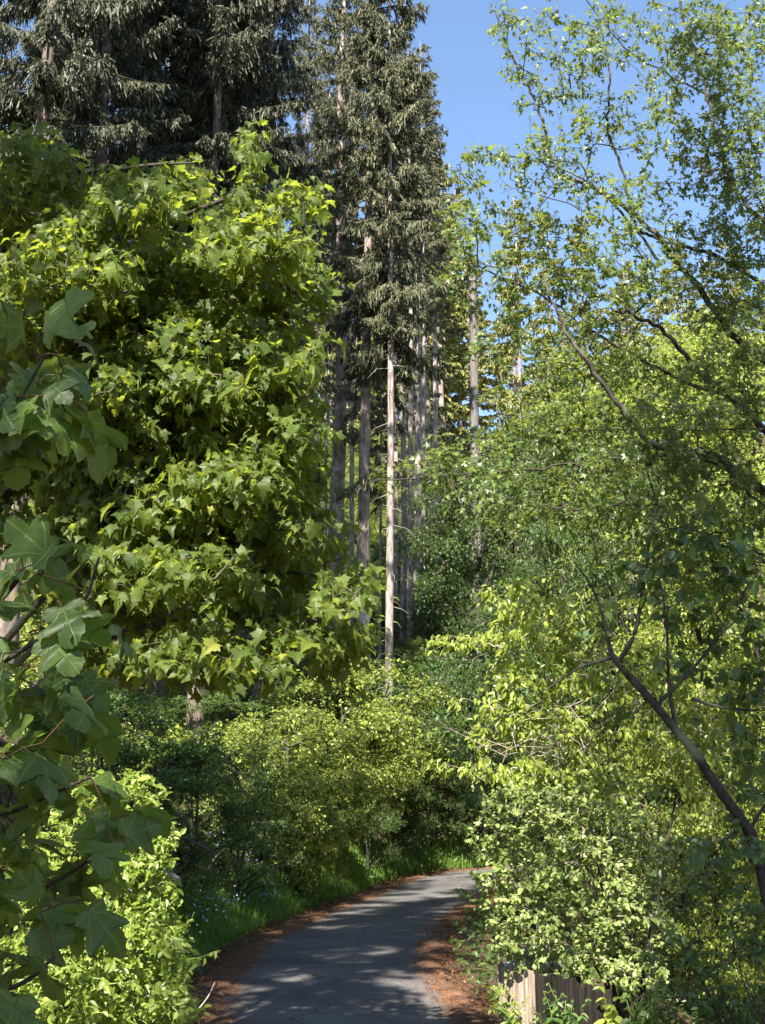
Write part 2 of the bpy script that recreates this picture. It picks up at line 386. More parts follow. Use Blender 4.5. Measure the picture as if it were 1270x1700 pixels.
bp = N(nd, 'ShaderNodeBump'); bp.inputs['Strength'].default_value = .5; bp.inputs['Distance'].default_value = .006
lk.new(n2.outputs[0], bp.inputs['Height']); lk.new(bp.outputs[0], p.inputs['Normal'])
n3 = N(nd, 'ShaderNodeTexNoise'); n3.inputs['Scale'].default_value = 1.6; n3.inputs['Detail'].default_value = 4; lk.new(tc.outputs['Object'], n3.inputs['Vector'])
mxv = N(nd, 'ShaderNodeMix', data_type='RGBA'); mxv.inputs[0].default_value = .25; lk.new(tc.outputs['Object'], mxv.inputs[6]); lk.new(n3.outputs['Color'], mxv.inputs[7])
vo = N(nd, 'ShaderNodeTexVoronoi'); vo.feature = 'DISTANCE_TO_EDGE'; vo.inputs['Scale'].default_value = .9; lk.new(mxv.outputs[2], vo.inputs['Vector'])
ck = N(nd, 'ShaderNodeMapRange'); lk.new(vo.outputs['Distance'], ck.inputs[0]); ck.inputs[1].default_value = .004; ck.inputs[2].default_value = .014; ck.inputs[3].default_value = .45; ck.inputs[4].default_value = 1
ck2 = N(nd, 'ShaderNodeMath', operation='MAXIMUM'); lk.new(ck.outputs[0], ck2.inputs[0])
gate = N(nd, 'ShaderNodeMapRange'); lk.new(n1.outputs[0], gate.inputs[0]); gate.inputs[1].default_value = .48; gate.inputs[2].default_value = .56; gate.inputs[3].default_value = 1; gate.inputs[4].default_value = 0; lk.new(gate.outputs[0], ck2.inputs[1])
mc = N(nd, 'ShaderNodeMix', data_type='RGBA'); mc.blend_type = 'MULTIPLY'; mc.inputs[0].default_value = 1; lk.new(mu.outputs[2], mc.inputs[6]); lk.new(ck2.outputs[0], mc.inputs[7])
# earth and needles trodden into the edges
su = N(nd, 'ShaderNodeSeparateXYZ'); lk.new(uv.outputs[0], su.inputs[0]); au = N(nd, 'ShaderNodeMath', operation='ABSOLUTE'); lk.new(su.outputs[0], au.inputs[0])
ed = N(nd, 'ShaderNodeMath', operation='ADD'); n4 = N(nd, 'ShaderNodeTexNoise'); n4.inputs['Scale'].default_value = 5; n4.inputs['Detail'].default_value = 8; lk.new(tc.outputs['Object'], n4.inputs['Vector'])
lk.new(au.outputs[0], ed.inputs[0]); lk.new(n4.outputs[0], ed.inputs[1]); er = N(nd, 'ShaderNodeMapRange'); lk.new(ed.outputs[0], er.inputs[0]); er.inputs[1].default_value = 1.55; er.inputs[2].default_value = 1.95; er.inputs[3].default_value = 0; er.inputs[4].default_value = .75
me_ = N(nd, 'ShaderNodeMix', data_type='RGBA'); lk.new(er.outputs[0], me_.inputs[0]); lk.new(mc.outputs[2], me_.inputs[6]); me_.inputs[7].default_value = (.10, .058, .036, 1)
lk.new(me_.outputs[2], p.inputs['Base Color'])
o_ = N(nd, 'ShaderNodeOutputMaterial'); lk.new(p.outputs[0], o_.inputs[0]); M_ASPH = m
wob = lambda s, a, b: .05 * np.sin(s * 1.1 + a) + .03 * np.sin(s * 3.3 + b) + .02 * np.sin(s * 8.1 + a)
road = ribbon(lambda s: (-1.5 + wob(s, 0, 1), 1.5 + wob(s, 2, 3)), lambda s, L, u: .03 - .012 * L * L, 0, len(CLP), 13, 'road', M_ASPH, 4)
road['kind'] = 'structure'

m, t, nd, lk = mat_new('needle_litter')
tc = N(nd, 'ShaderNodeTexCoord')
n1 = N(nd, 'ShaderNodeTexNoise'); n1.inputs['Scale'].default_value = 2.6; n1.inputs['Detail'].default_value = 9; n1.inputs['Roughness'].default_value = .75
n2 = N(nd, 'ShaderNodeTexNoise'); n2.inputs['Scale'].default_value = 70; n2.inputs['Detail'].default_value = 4
for q in (n1, n2): lk.new(tc.outputs['Object'], q.inputs['Vector'])
r1 = ramp(nd, [(.32, (.045, .032, .022)), (.45, (.10, .054, .034)), (.58, (.165, .084, .047)), (.75, (.27, .165, .095))]); lk.new(n1.outputs[0], r1.inputs[0])
r2 = ramp(nd, [(.3, (.45, .45, .45)), (.7, (1.4, 1.4, 1.4))]); lk.new(n2.outputs[0], r2.inputs[0])
mu = N(nd, 'ShaderNodeMix', data_type='RGBA'); mu.blend_type = 'MULTIPLY'; mu.inputs[0].default_value = 1
lk.new(r1.outputs[0], mu.inputs[6]); lk.new(r2.outputs[0], mu.inputs[7])
p = N(nd, 'ShaderNodeBsdfPrincipled'); p.inputs['Roughness'].default_value = .95; p.inputs['Specular IOR Level'].default_value = .15
bp = N(nd, 'ShaderNodeBump'); bp.inputs['Strength'].default_value = .9; bp.inputs['Distance'].default_value = .02
lk.new(n2.outputs[0], bp.inputs['Height']); lk.new(bp.outputs[0], p.inputs['Normal']); lk.new(mu.outputs[2], p.inputs['Base Color'])
o_ = N(nd, 'ShaderNodeOutputMaterial'); lk.new(p.outputs[0], o_.inputs[0]); M_LIT = m
wob2 = lambda s, a: .10 * np.sin(s * .9 + a) + .07 * np.sin(s * 2.3 + 2 * a) + .05 * np.sin(s * 6.7 + a) + .03 * np.sin(s * 17 + a)
vl = ribbon(lambda s: (-1.80 + 1.2 * wob2(s, 4), -1.33 + wob2(s, 1)), lambda s, L, u: .012 + .045 * np.sin(math.pi * u) ** 1.0 - .012 * L * L + .012, 40 * 3, len(CLP) - 60, 9, 'verge', M_LIT, 10)
vl['kind'] = 'structure'
vr = ribbon(lambda s: (1.32 + wob2(s, 2.5), 1.76 + 1.5 * wob2(s, 5)), lambda s, L, u: .012 + .05 * np.sin(math.pi * u) - .012 * np.minimum(L, 2) ** 2 + .012, 40 * 3, len(CLP) - 60, 12, 'verge', M_LIT, 10)
vr['kind'] = 'structure'

def lane_pt(ss_y, lat):
    """points beside the lane: at the centre-line place whose Y is ss_y, lat metres to the right"""
    k = np.array([np.argmin(np.abs(CLP[:, 1] - q)) for q in np.atleast_1d(ss_y)])
    x = CLP[k, 0] + CLN[k, 0] * lat; y = CLP[k, 1] + CLN[k, 1] * lat
    return x, y

# ------------------------------------------------------------------ growing crowns
def grow(limbs, tips, rng, step=.22, bow=.10, start_r=.004, r_tip=.0022, expo=.47):
    """limbs: list of (points, radii). Each tip is joined by an arching twig to the nearest wood already there."""
    pts = np.concatenate([l[0] for l in limbs]); n0 = len(pts)
    cap = n0 + int(len(tips) * 14) + 5000
    NP = np.zeros((cap, 3)); par = -np.ones(cap, int); NP[:n0] = pts; n = n0
    d0 = np.array([np.min(np.sum((pts - q) ** 2, 1)) for q in tips]) if len(tips) else np.zeros(0)
    order = np.argsort(d0); ends = np.zeros(len(tips), int)
    for ti in order:
        q = tips[ti]
        dd = np.sum((NP[:n] - q) ** 2, 1); j = int(np.argmin(dd)); L = math.sqrt(dd[j])
        m_ = max(2, min(12, int(L / step) + 1)); tt = np.linspace(0, 1, m_ + 1)[1:, None]
        path = NP[j] * (1 - tt) + q * tt
        path[:, 2] += bow * L * np.sin(math.pi * tt[:, 0])
        path[:-1] += rng.normal(0, .035 * L, (m_ - 1, 3)) if m_ > 1 else 0
        if n + m_ >= cap: break
        NP[n:n + m_] = path; par[n] = j; par[n + 1:n + m_] = np.arange(n, n + m_ - 1)
        n += m_; ends[ti] = n - 1
    NP = NP[:n]; par = par[:n]
    cnt = np.zeros(n); cnt[ends] = 1
    for i in range(n - 1, n0 - 1, -1):
        if par[i] >= 0: cnt[par[i]] += cnt[i]
    r = r_tip * np.maximum(cnt, 1) ** expo
    e = np.arange(n0, n); A = NP[par[e]]; B = NP[e]
    ra = np.where(par[e] < n0, r[e] * 1.15, r[par[e]]); ra = np.minimum(ra, r[e] * 1.7)
    dirs = nrm(NP[ends] - NP[np.maximum(par[ends], 0)])
    return A, B, ra, r[e], NP[ends], dirs

def place_leaves(mb, tpl, ends, dirs, rng, per, size, spread, mat=0, out=.8, side=.9, down=.5, up=1.0, njit=.55, face=None, petiole=0.0, pmat=None, var=.24, **kw):
    """per leaves round each twig end; face: an extra direction the blades turn to (the light)"""
    n = len(ends); k = rng.poisson(per, n) + 1
    i = np.repeat(np.arange(n), k); m_ = len(i)
    t = rng.uniform(-1, .15, m_)
    base = ends[i] + dirs[i] * (t * spread)[:, None] + rng.normal(0, spread * .22, (m_, 3))
    sd = nrm(np.cross(dirs[i], np.array([[0, 0, 1.0]])) + rng.normal(0, .15, (m_, 3))) * rng.choice([-1, 1], m_)[:, None]
    d = dirs[i] * out * rng.uniform(.4, 1.2, m_)[:, None] + sd * side * rng.uniform(.2, 1.2, m_)[:, None] + np.array([0, 0, -1.0]) * down * rng.uniform(.2, 1.3, m_)[:, None] + rng.normal(0, .3, (m_, 3))
    d = nrm(d)
    nn = np.array([[0, 0, up]]) + rng.normal(0, njit, (m_, 3))
    if face is not None: nn = nn + np.asarray(face)[None]
    sz = size * np.exp(rng.normal(0, var, m_))
    if petiole:
        pe = base + d * petiole * rng.uniform(.5, 1.2, m_)[:, None] + np.array([0, 0, .15 * petiole])
        edges_tubes(mb, base, pe, np.full(m_, .0016), np.full(m_, .0012), 3, pmat)
        base = pe
    leaves(mb, tpl, base, d, nn, sz, rng, mat, **kw)

def pix_blobs(blobs, dens, rng):
    """tips from ellipsoidal clumps given in photo pixels and metres of distance: (px, py, rx, ry, Y, rY[, density])"""
    out = []
    for b in blobs:
        px, py, rx, ry, Y, rY = b[:6]; q = b[6] if len(b) > 6 else 1.0
        n = max(2, int(rx * ry * math.pi * dens * q / 1000))
        v = rng.normal(size=(n, 3)); v = nrm(v) * (rng.uniform(.15, 1, n) ** (1 / 2.4))[:, None]
        out.append(P(px + v[:, 0] * rx, py + v[:, 1] * ry, Y + v[:, 2] * rY))
    return np.concatenate(out)

def pix_limb(pts, r0, r1, m=8, rng=None, wob=.0):
    """a limb through photo pixels at given distances: [(px, py, Y), ...]"""
    c = catmull([P(*q) for q in pts], m); r = np.linspace(0, 1, len(c))
    if rng is not None and wob: c = c + rng.normal(0, wob, c.shape)
    return c, r0 + (r1 - r0) * r ** .8

def world_tree(name, label, cat, base, trunk, limbs, tips, leaf, rng, bark, leafmat, group=None, growkw={}, twig=None, extra_mats=()):
    """trunk/limbs in world coordinates -> thing > trunk, limb..., crown; children are stored relative to the base"""
    root = thing(name, label, cat, base, group)
    off = np.asarray(base, float)
    b = MB(); tube(b, trunk[0] - off, trunk[1], 12, 0, .05, rng); b.build('trunk', bark, root)
    for (c, r) in limbs:
        b = MB(); tube(b, c - off, r, 8, 0, .06, rng); b.build('limb', bark, root)
    A, B, ra, rb, ends, dirs = grow([trunk] + limbs, tips, rng, **growkw)
    b = MB(); edges_tubes(b, A - off, B - off, ra, rb, 4, 1)
    leaf(b, ends - off, dirs, rng)
    b.build('crown', [leafmat, twig or M_TWG] + list(extra_mats), root)
    return root

FACE = np.array([-.2, -.75, .45])                       # blades turn towards the open, lit side over the lane
# ------------------------------------------------------------------ foreground sycamore, left edge (trunk just outside the frame)
def syc():
    rng = np.random.default_rng(11)
    bx, by = -1.95, 3.3; bz = gz(bx, by)
    tp = catmull([(bx, by, bz - .1), (bx + .03, by - .05, -.6), (bx - .02, by - .1, .6), (bx + .05, by - .1, 1.9), (bx, by, 2.7)], 8)
    tr = np.linspace(.075, .02, len(tp))
    L = []
    for z0, pts in ((-.9, [(-120, 1540, 3.1), (60, 1480, 3.0), (190, 1400, 2.95)]), (-.55, [(-120, 1420, 3.0), (40, 1340, 2.9), (150, 1290, 2.85)]),
                    (-.05, [(-150, 1180, 3.1), (20, 1090, 3.0), (130, 1010, 2.95), (165, 925, 2.9)]), (.55, [(-160, 900, 3.1), (-10, 730, 2.95), (70, 600, 2.9)]),
                    (-1.25, [(-140, 1690, 2.9), (20, 1640, 2.8), (90, 1590, 2.8)])):
        i = np.argmin(np.abs(tp[:, 2] - z0))
        c = catmull([tp[i]] + [P(*q) for q in pts], 9); L.append((c, np.linspace(.009, .003, len(c))))
    blobs = [(95, 555, 55, 55, 2.9, .15), (60, 690, 90, 85, 2.95, .2), (20, 620, 50, 80, 3.0, .2), (50, 930, 60, 40, 3.0, .15), (135, 945, 45, 35, 2.95, .15),
             (110, 1030, 90, 55, 3.0, .2), (40, 1120, 80, 80, 3.0, .25), (150, 1150, 50, 45, 2.9, .15), (50, 1260, 90, 60, 2.95, .25), (150, 1330, 80, 50, 2.9, .2),
             (205, 1420, 40, 50, 2.85, .15), (80, 1420, 110, 50, 3.0, .25), (90, 1490, 90, 35, 2.9, .2), (20, 1560, 50, 40, 2.8, .2), (20, 1640, 60, 30, 2.7, .2), (-60, 1300, 60, 300, 3.0, .3, .5)]
    tips = pix_blobs(blobs, .46, rng)
    def lf(b, e, d, r):
        d2 = nrm(d + np.array([[.5, -.1, 0]]))
        place_leaves(b, SYC, e, d2, r, 1.0, .090, .05, 0, out=.8, side=.6, down=.75, up=1.0, njit=.62, face=np.array([.2, -.5, .1]), petiole=.055, pmat=2, var=.16,
                     fold=(.0, .14), droop=(.1, .65), smooth=True, wave=.16)
    world_tree('sycamore_tree', 'young sycamore at the left edge, its large dark lobed leaves closest to the viewer', 'tree', (bx, by, bz),
               (tp, tr), L, tips, lf, rng, M_LMB, M_SYC, growkw=dict(step=.12, bow=.06, r_tip=.0014, expo=.35), twig=M_PET, extra_mats=[M_PET])
syc()

# ------------------------------------------------------------------ Norway maple filling the left half
def norway():
    rng = np.random.default_rng(5)
    bx, by = -3.7, 11.2; bz = gz(bx, by)
    tp = catmull([(bx, by, bz - .1), (bx + .05, by, .8), (bx - .05, by - .1, 2.5), (bx + .1, by - .1, 4.6), (bx + .05, by, 6.4)], 8)
    tr = np.linspace(.17, .05, len(tp)); L = []
    for z0, r0, pts in ((4.2, .05, [(40, 330, 11), (210, 280, 10.6), (330, 270, 10.4)]), (3.6, .05, [(120, 420, 10.8), (300, 360, 10.3), (420, 300, 10.2), (424, 220, 10.2)]),
                        (3.2, .05, [(100, 520, 11), (300, 450, 10.6), (520, 400, 10.3)]), (2.5, .05, [(120, 640, 10.8), (330, 560, 10.4), (545, 520, 10.2)]),
                        (2.0, .045, [(60, 760, 10.4), (260, 690, 10), (480, 650, 9.9)]), (1.6, .045, [(150, 840, 11), (380, 780, 10.7), (530, 800, 10.4)]),
                        (1.3, .04, [(140, 930, 10.6), (350, 880, 10.2), (530, 905, 10)]), (1.0, .04, [(140, 1010, 11), (400, 950, 10.6), (600, 965, 10.4)]),
                        (.8, .035, [(140, 1080, 10.6), (380, 1020, 10.3), (590, 1070, 10.1)])):
        i = np.argmin(np.abs(tp[:, 2] - z0))
        c = catmull([tp[i]] + [P(*q) for q in pts], 9); L.append((c, r0 + (.008 - r0) * np.linspace(0, 1, len(c)) ** .7))
    B = [(60, 260, 70, 50), (70, 330, 110, 80), (220, 330, 90, 55), (310, 300, 45, 40), (418, 260, 22, 55), (420, 340, 50, 50), (500, 335, 42, 36), (400, 400, 120, 50), (480, 440, 75, 50),
         (520, 490, 45, 45), (140, 430, 130, 80), (290, 450, 110, 70), (60, 500, 90, 90), (220, 540, 140, 60), (390, 530, 110, 60), (480, 590, 60, 40), (300, 620, 120, 45), (430, 650, 80, 40),
         (150, 640, 110, 60), (330, 700, 150, 50), (470, 725, 70, 45), (200, 760, 170, 55), (90, 850, 130, 90), (380, 790, 120, 45), (500, 810, 55, 35), (260, 860, 170, 55), (430, 880, 110, 45),
         (520, 925, 50, 30), (300, 950, 150, 50), (150, 960, 110, 70), (440, 985, 100, 40), (570, 985, 45, 35), (240, 1035, 130, 40), (380, 1050, 110, 35), (500, 1060, 80, 35), (575, 1070, 35, 40), (430, 1105, 80, 22), (555, 1105, 35, 22), (200, 480, 110, 60), (330, 560, 110, 60), (230, 660, 130, 60), (340, 640, 90, 50), (180, 740, 120, 60), (60, 620, 80, 80), (300, 1085, 120, 28), (180, 1100, 90, 30), (330, 830, 120, 50), (250, 910, 130, 40)]
    blobs = [(px, py, rx, ry, 10.3 + .9 * math.sin(i * 2.4), .75) for i, (px, py, rx, ry) in enumerate(B)]
    blobs += [(600, 962, 36, 22, 10.1, .4, .8), (608, 1048, 28, 18, 10.0, .3, .8), (560, 860, 30, 20, 10.1, .4, .6), (330, 1120, 120, 18, 10.2, .5, .6), (250, 600, 270, 340, 10.4, 1.1, .30), (440, 620, 110, 330, 10.2, .9, .30), (330, 720, 170, 60, 10.0, .6), (220, 800, 150, 70, 10.0, .6)]
    tips = pix_blobs(blobs, 4.9, rng)
    def lf(b, e, d, r):
        place_leaves(b, NOR, e, nrm(d + np.array([[.35, -.15, 0]])), r, 5.6, .076, .20, 0, out=.7, side=.8, down=.85, up=1.0, njit=.6, face=np.array([.05, -.3, .1]), petiole=.05, pmat=2, var=.3,
                     fold=(.12, .6), droop=(.1, .85))
        k = r.choice(len(e), 260)                          # hanging green fruit clusters
        edges_tubes(b, e[k], e[k] + np.array([[0, 0, -1.0]]) * r.uniform(.05, .11, 260)[:, None], np.full(260, .007), np.full(260, .004), 4, 2)
    world_tree('maple_tree', 'broad leafy maple on the left with layered sprays of pointed green leaves', 'tree', (bx, by, bz), (tp, tr), L, tips, lf, rng, M_LMB, M_NOR,
               growkw=dict(step=.25, bow=.08, r_tip=.0024), extra_mats=[M_STK])
norway()

def pixel_shrub(name, label, cat, base_px, blobs, dens, tpl, size, per, mat, seed, stems=6, bark=None, group=None, twig=None, face=FACE, spread=.1, kw={}, extra=None, limbs_px=(), gk={}):
    """a shrub or tree whose crown clumps are given through photo pixels, on a base at (X, Y)"""
    rng = np.random.default_rng(seed)
    bx, by = base_px; bz = gz(bx, by)
    tips = pix_blobs(blobs, dens, rng)
    root = thing(name, label, cat, (bx, by, bz), group); off = np.array([bx, by, bz]); L = []
    for k in range(stems):
        q = tips[rng.integers(len(tips))]; s = np.array([bx, by, bz - .05]) + np.array([*rng.normal(0, .12, 2), 0])
        mid = s * .55 + q * .45; mid[2] = s[2] + (q[2] - s[2]) * .62
        c = catmull([s, mid, s * .2 + q * .8], 8); L.append((c, np.linspace(.022, .006, len(c))))
    for c, r in limbs_px: L.append((c, r))
    for c, r in L:
        b = MB(); tube(b, c - off, r, 7, 0, .08, rng); b.build('stem', bark or M_TWG, root)
    A, Bq, ra, rb, ends, dirs = grow(L, tips, rng, **{**dict(step=.2, bow=.1, r_tip=.0018), **gk})
    b = MB(); edges_tubes(b, A - off, Bq - off, ra, rb, 4, 1)
    k2 = dict(out=.8, side=.9, down=.35, up=1.0, njit=.55, face=face); k2.update(kw)
    place_leaves(b, tpl, ends - off, dirs, rng, per, size, spread, 0, **k2)
    if extra: extra(b, rng, off)
    b.build('crown', [mat, twig or M_TWG], root)
    return root

# sunlit bush at the left edge of the lane, and its young shoots
def shoots(lst, mat=1):
    def f(b, rng, off):
        for pts in lst:
            c = catmull([P(*q) for q in pts], 6) - off; tube(b, c, np.linspace(.004, .0015, len(c)), 5, mat)
            e = c[3:]; d = nrm(np.gradient(c, axis=0)[3:])
            place_leaves(b, OVA, e, d, rng, .9, .0042 * abs(pts[0][2]) + .005, .02, 0)
    return f
pixel_shrub('bramble_bush', 'sunlit yellow-green bramble bush at the lower left between sycamore leaves and lane', 'bush', (-1.55, 6.2),
            [(190, 1335, 95, 60, 6.4, .4), (230, 1390, 70, 60, 6.3, .4), (120, 1420, 110, 80, 6.5, .4), (235, 1450, 55, 90, 6.2, .4), (265, 1530, 40, 70, 6.0, .35), (170, 1560, 130, 90, 6.1, .5), (285, 1610, 40, 70, 5.9, .3), (305, 1670, 28, 40, 5.8, .3),
             (210, 1660, 100, 60, 5.9, .4), (90, 1660, 110, 80, 5.8, .4), (60, 1540, 80, 90, 6.2, .4)], 7.5, OVA, .034, 5.5, M_BRT, 21, 9, face=np.array([.05, -.5, .25]), spread=.07, twig=M_STK,
            extra=shoots([[(205, 1340, 6.3), (230, 1300, 6.3), (243, 1268, 6.25)], [(250, 1480, 6.1), (265, 1440, 6.1), (290, 1428, 6.0)], [(285, 1600, 5.9), (330, 1590, 5.85), (362, 1578, 5.8)],
                          [(290, 1545, 5.9), (310, 1535, 5.9), (316, 1525, 5.9)], [(130, 1330, 6.3), (150, 1300, 6.3), (165, 1295, 6.3)]]))

# ------------------------------------------------------------------ right-hand trees over the lane
def right_maple():
    rng = np.random.default_rng(8)
    bx, by = 5.6, 14.5; bz = gz(bx, by)
    tp = catmull([(bx, by, bz - .1), (bx - .1, by, .5), (bx + .1, by, 3), (bx - .1, by, 6), (bx, by, 9.5)], 9); tr = np.linspace(.19, .012, len(tp))
    Lp = [(.10, .012, [(1340, 790, 14.5), (1265, 708, 14.2), (1204, 652, 14), (1159, 617, 14), (1104, 551, 13.8), (1058, 526, 13.7), (1013, 511, 13.6)]),
          (.10, .012, [(1340, 870, 14.3), (1225, 783, 13.8), (1174, 753, 13.6), (1083, 738, 13.4), (1060, 710, 13.4), (1003, 637, 13.3), (942, 557, 13.2), (930, 526, 13.2), (907, 486, 13.2)]),
          (.07, .008, [(1330, 690, 14.6), (1150, 640, 14.8), (1048, 587, 14.8), (978, 546, 14.7), (897, 491, 14.6), (801, 446, 14.4), (746, 385, 14.3)]),
          (.09, .008, [(1335, 640, 15), (1220, 560, 15), (1159, 476, 15), (1114, 425, 15), (1083, 380, 15), (1000, 320, 14.9), (927, 282, 14.8), (900, 200, 14.8), (872, 136, 14.7), (840, 70, 14.7), (815, 5, 14.7)]),
          (.07, .010, [(1330, 520, 15), (1200, 430, 15.2), (1094, 398, 15.2), (1053, 368, 15.2), (1033, 282, 15.2), (1008, 212, 15.1), (1013, 126, 15.1), (998, 50, 15.1), (985, -40, 15)]),
          (.08, .015, [(1330, 420, 14.6), (1230, 330, 14.6), (1192, 237, 14.6), (1180, 186, 14.6), (1164, 121, 14.6), (1134, 25, 14.6), (1120, -60, 14.6)]),
          (.055, .006, [(1340, 860, 14), (1250, 800, 13.4), (1159, 762, 13), (1104, 757, 12.9), (983, 765, 12.8), (872, 780, 12.7), (705, 792, 12.6), (615, 800, 12.5)]),
          (.05, .006, [(1300, 930, 14), (1160, 900, 13.6), (1099, 866, 13.5), (1048, 838, 13.4), (993, 843, 13.3), (917, 841, 13.2), (831, 820, 13.2), (740, 770, 13.1)]),
          (.05, .006, [(1330, 300, 15.2), (1250, 200, 15.3), (1080, 110, 15.3), (1020, 60, 15.2), (960, -20, 15.1)]),
          (.04, .005, [(1300, 720, 14), (1170, 712, 13.8), (1040, 712, 13.7), (950, 712, 13.6)]),
          (.04, .005, [(1100, 440, 15), (1010, 330, 14.9), (930, 280, 14.8), (860, 262, 14.6), (790, 260, 14.5), (755, 275, 14.5)])]
    L = []
    for r0, r1, pts in Lp:
        q = [P(*p) for p in pts]
        if pts[0][0] > 1290:
            i = np.argmin(np.abs(tp[:, 2] - (q[0][2] - .5))); q = [tp[i]] + q
        c = catmull(q, 8); c = c + rng.normal(0, .012, c.shape); r0 *= .64 if r0 > .085 else .46; L.append((c, r0 + (r1 - r0) * np.linspace(0, 1, len(c)) ** .75))
    Bl = [  # sparse upper part against the sky
        (830, 40, 30, 40, .8), (850, 110, 25, 30, .8), (900, 60, 45, 60, .55), (890, 150, 40, 45, .55), (960, 100, 50, 90, .75), (930, 210, 60, 50, .5), (1010, 60, 50, 70, .7), (1000, 200, 55, 60, .55), (880, 250, 50, 28, .8),
        (800, 265, 48, 20, 1.2), (780, 300, 30, 25, .8), (850, 300, 40, 35, .5), (950, 300, 70, 45, .75), (830, 370, 70, 40, .6), (760, 370, 45, 50, .8), (790, 420, 60, 40, .6), (900, 390, 80, 45, .7), (1000, 390, 60, 50, .7),
        (870, 450, 90, 40, .6), (980, 470, 80, 50, 1.0), (1060, 330, 60, 60, .5), (1090, 200, 60, 80, .6), (1090, 80, 60, 80, .5), (1160, 80, 60, 90, .8), (1170, 260, 60, 80, .7), (1230, 60, 60, 80, .9), (1230, 200, 60, 90, .9),
        (1240, 340, 60, 80, 1.0), (1160, 400, 70, 60, .7), (1100, 460, 70, 40, .7), (1230, 470, 60, 60, 1.0), (1180, 520, 60, 40, .6), (1060, 480, 60, 30, .7), (800, 490, 80, 35, .4), (760, 450, 40, 40, .5), (1250, 560, 50, 60, 1.0),
        # denser middle
        (900, 540, 90, 45, .6), (1010, 560, 80, 40, .9), (830, 570, 80, 40, .3), (960, 620, 100, 45, 1.0), (1080, 620, 90, 40, 1.0), (1190, 610, 70, 45, .9), (860, 650, 80, 35, .3), (1000, 690, 110, 40, 1.1), (1130, 690, 90, 40, 1.1),
        (1230, 680, 60, 60, 1.0), (880, 720, 100, 35, .8), (770, 745, 100, 25, .45), (680, 770, 70, 20, .5), (640, 800, 45, 16, .6), (1060, 760, 110, 40, 1.0), (1180, 780, 90, 45, 1.1), (930, 790, 110, 30, .9), (800, 800, 90, 26, .6), (700, 815, 60, 16, .4),
        (1010, 840, 110, 40, .9), (1130, 860, 90, 50, .9), (1230, 870, 60, 60, 1.0), (900, 860, 90, 30, .6), (800, 850, 60, 22, .6), (1060, 920, 90, 40, .6), (1190, 950, 80, 50, .7)]
    Bl += [(1390, y, 110, 110, .45) for y in range(-120, 1000, 150)] + [(1540, y, 110, 120, .4) for y in range(-60, 900, 180)] + [(1450, -260, 110, 90, .4)]
    blobs = [(px, py, rx, ry, 13.9 + .9 * math.sin(i * 2.1) - (.9 if py > 640 else 0), .7, w * (1.35 if 1040 < px < 1290 and py < 520 else 1)) for i, (px, py, rx, ry, w) in enumerate(Bl)]
    tips = pix_blobs(blobs, 6.5, rng)
    def lf(b, e, d, r):
        place_leaves(b, FLD, e, d, r, 6.6, .057, .17, 0, out=.8, side=.9, down=.45, up=1.0, njit=.6, face=np.array([-.1, -.35, .1]), petiole=.02, pmat=1, fold=(.08, .4), droop=(.1, .5))
    world_tree('field_maple', 'tall right-hand maple with thin dark limbs and small leaves open against the sky', 'tree', (bx, by, bz), (tp, tr), L, tips, lf, rng, M_LMB, M_FLD,
               growkw=dict(step=.25, bow=.03, r_tip=.0017, expo=.43))
right_maple()

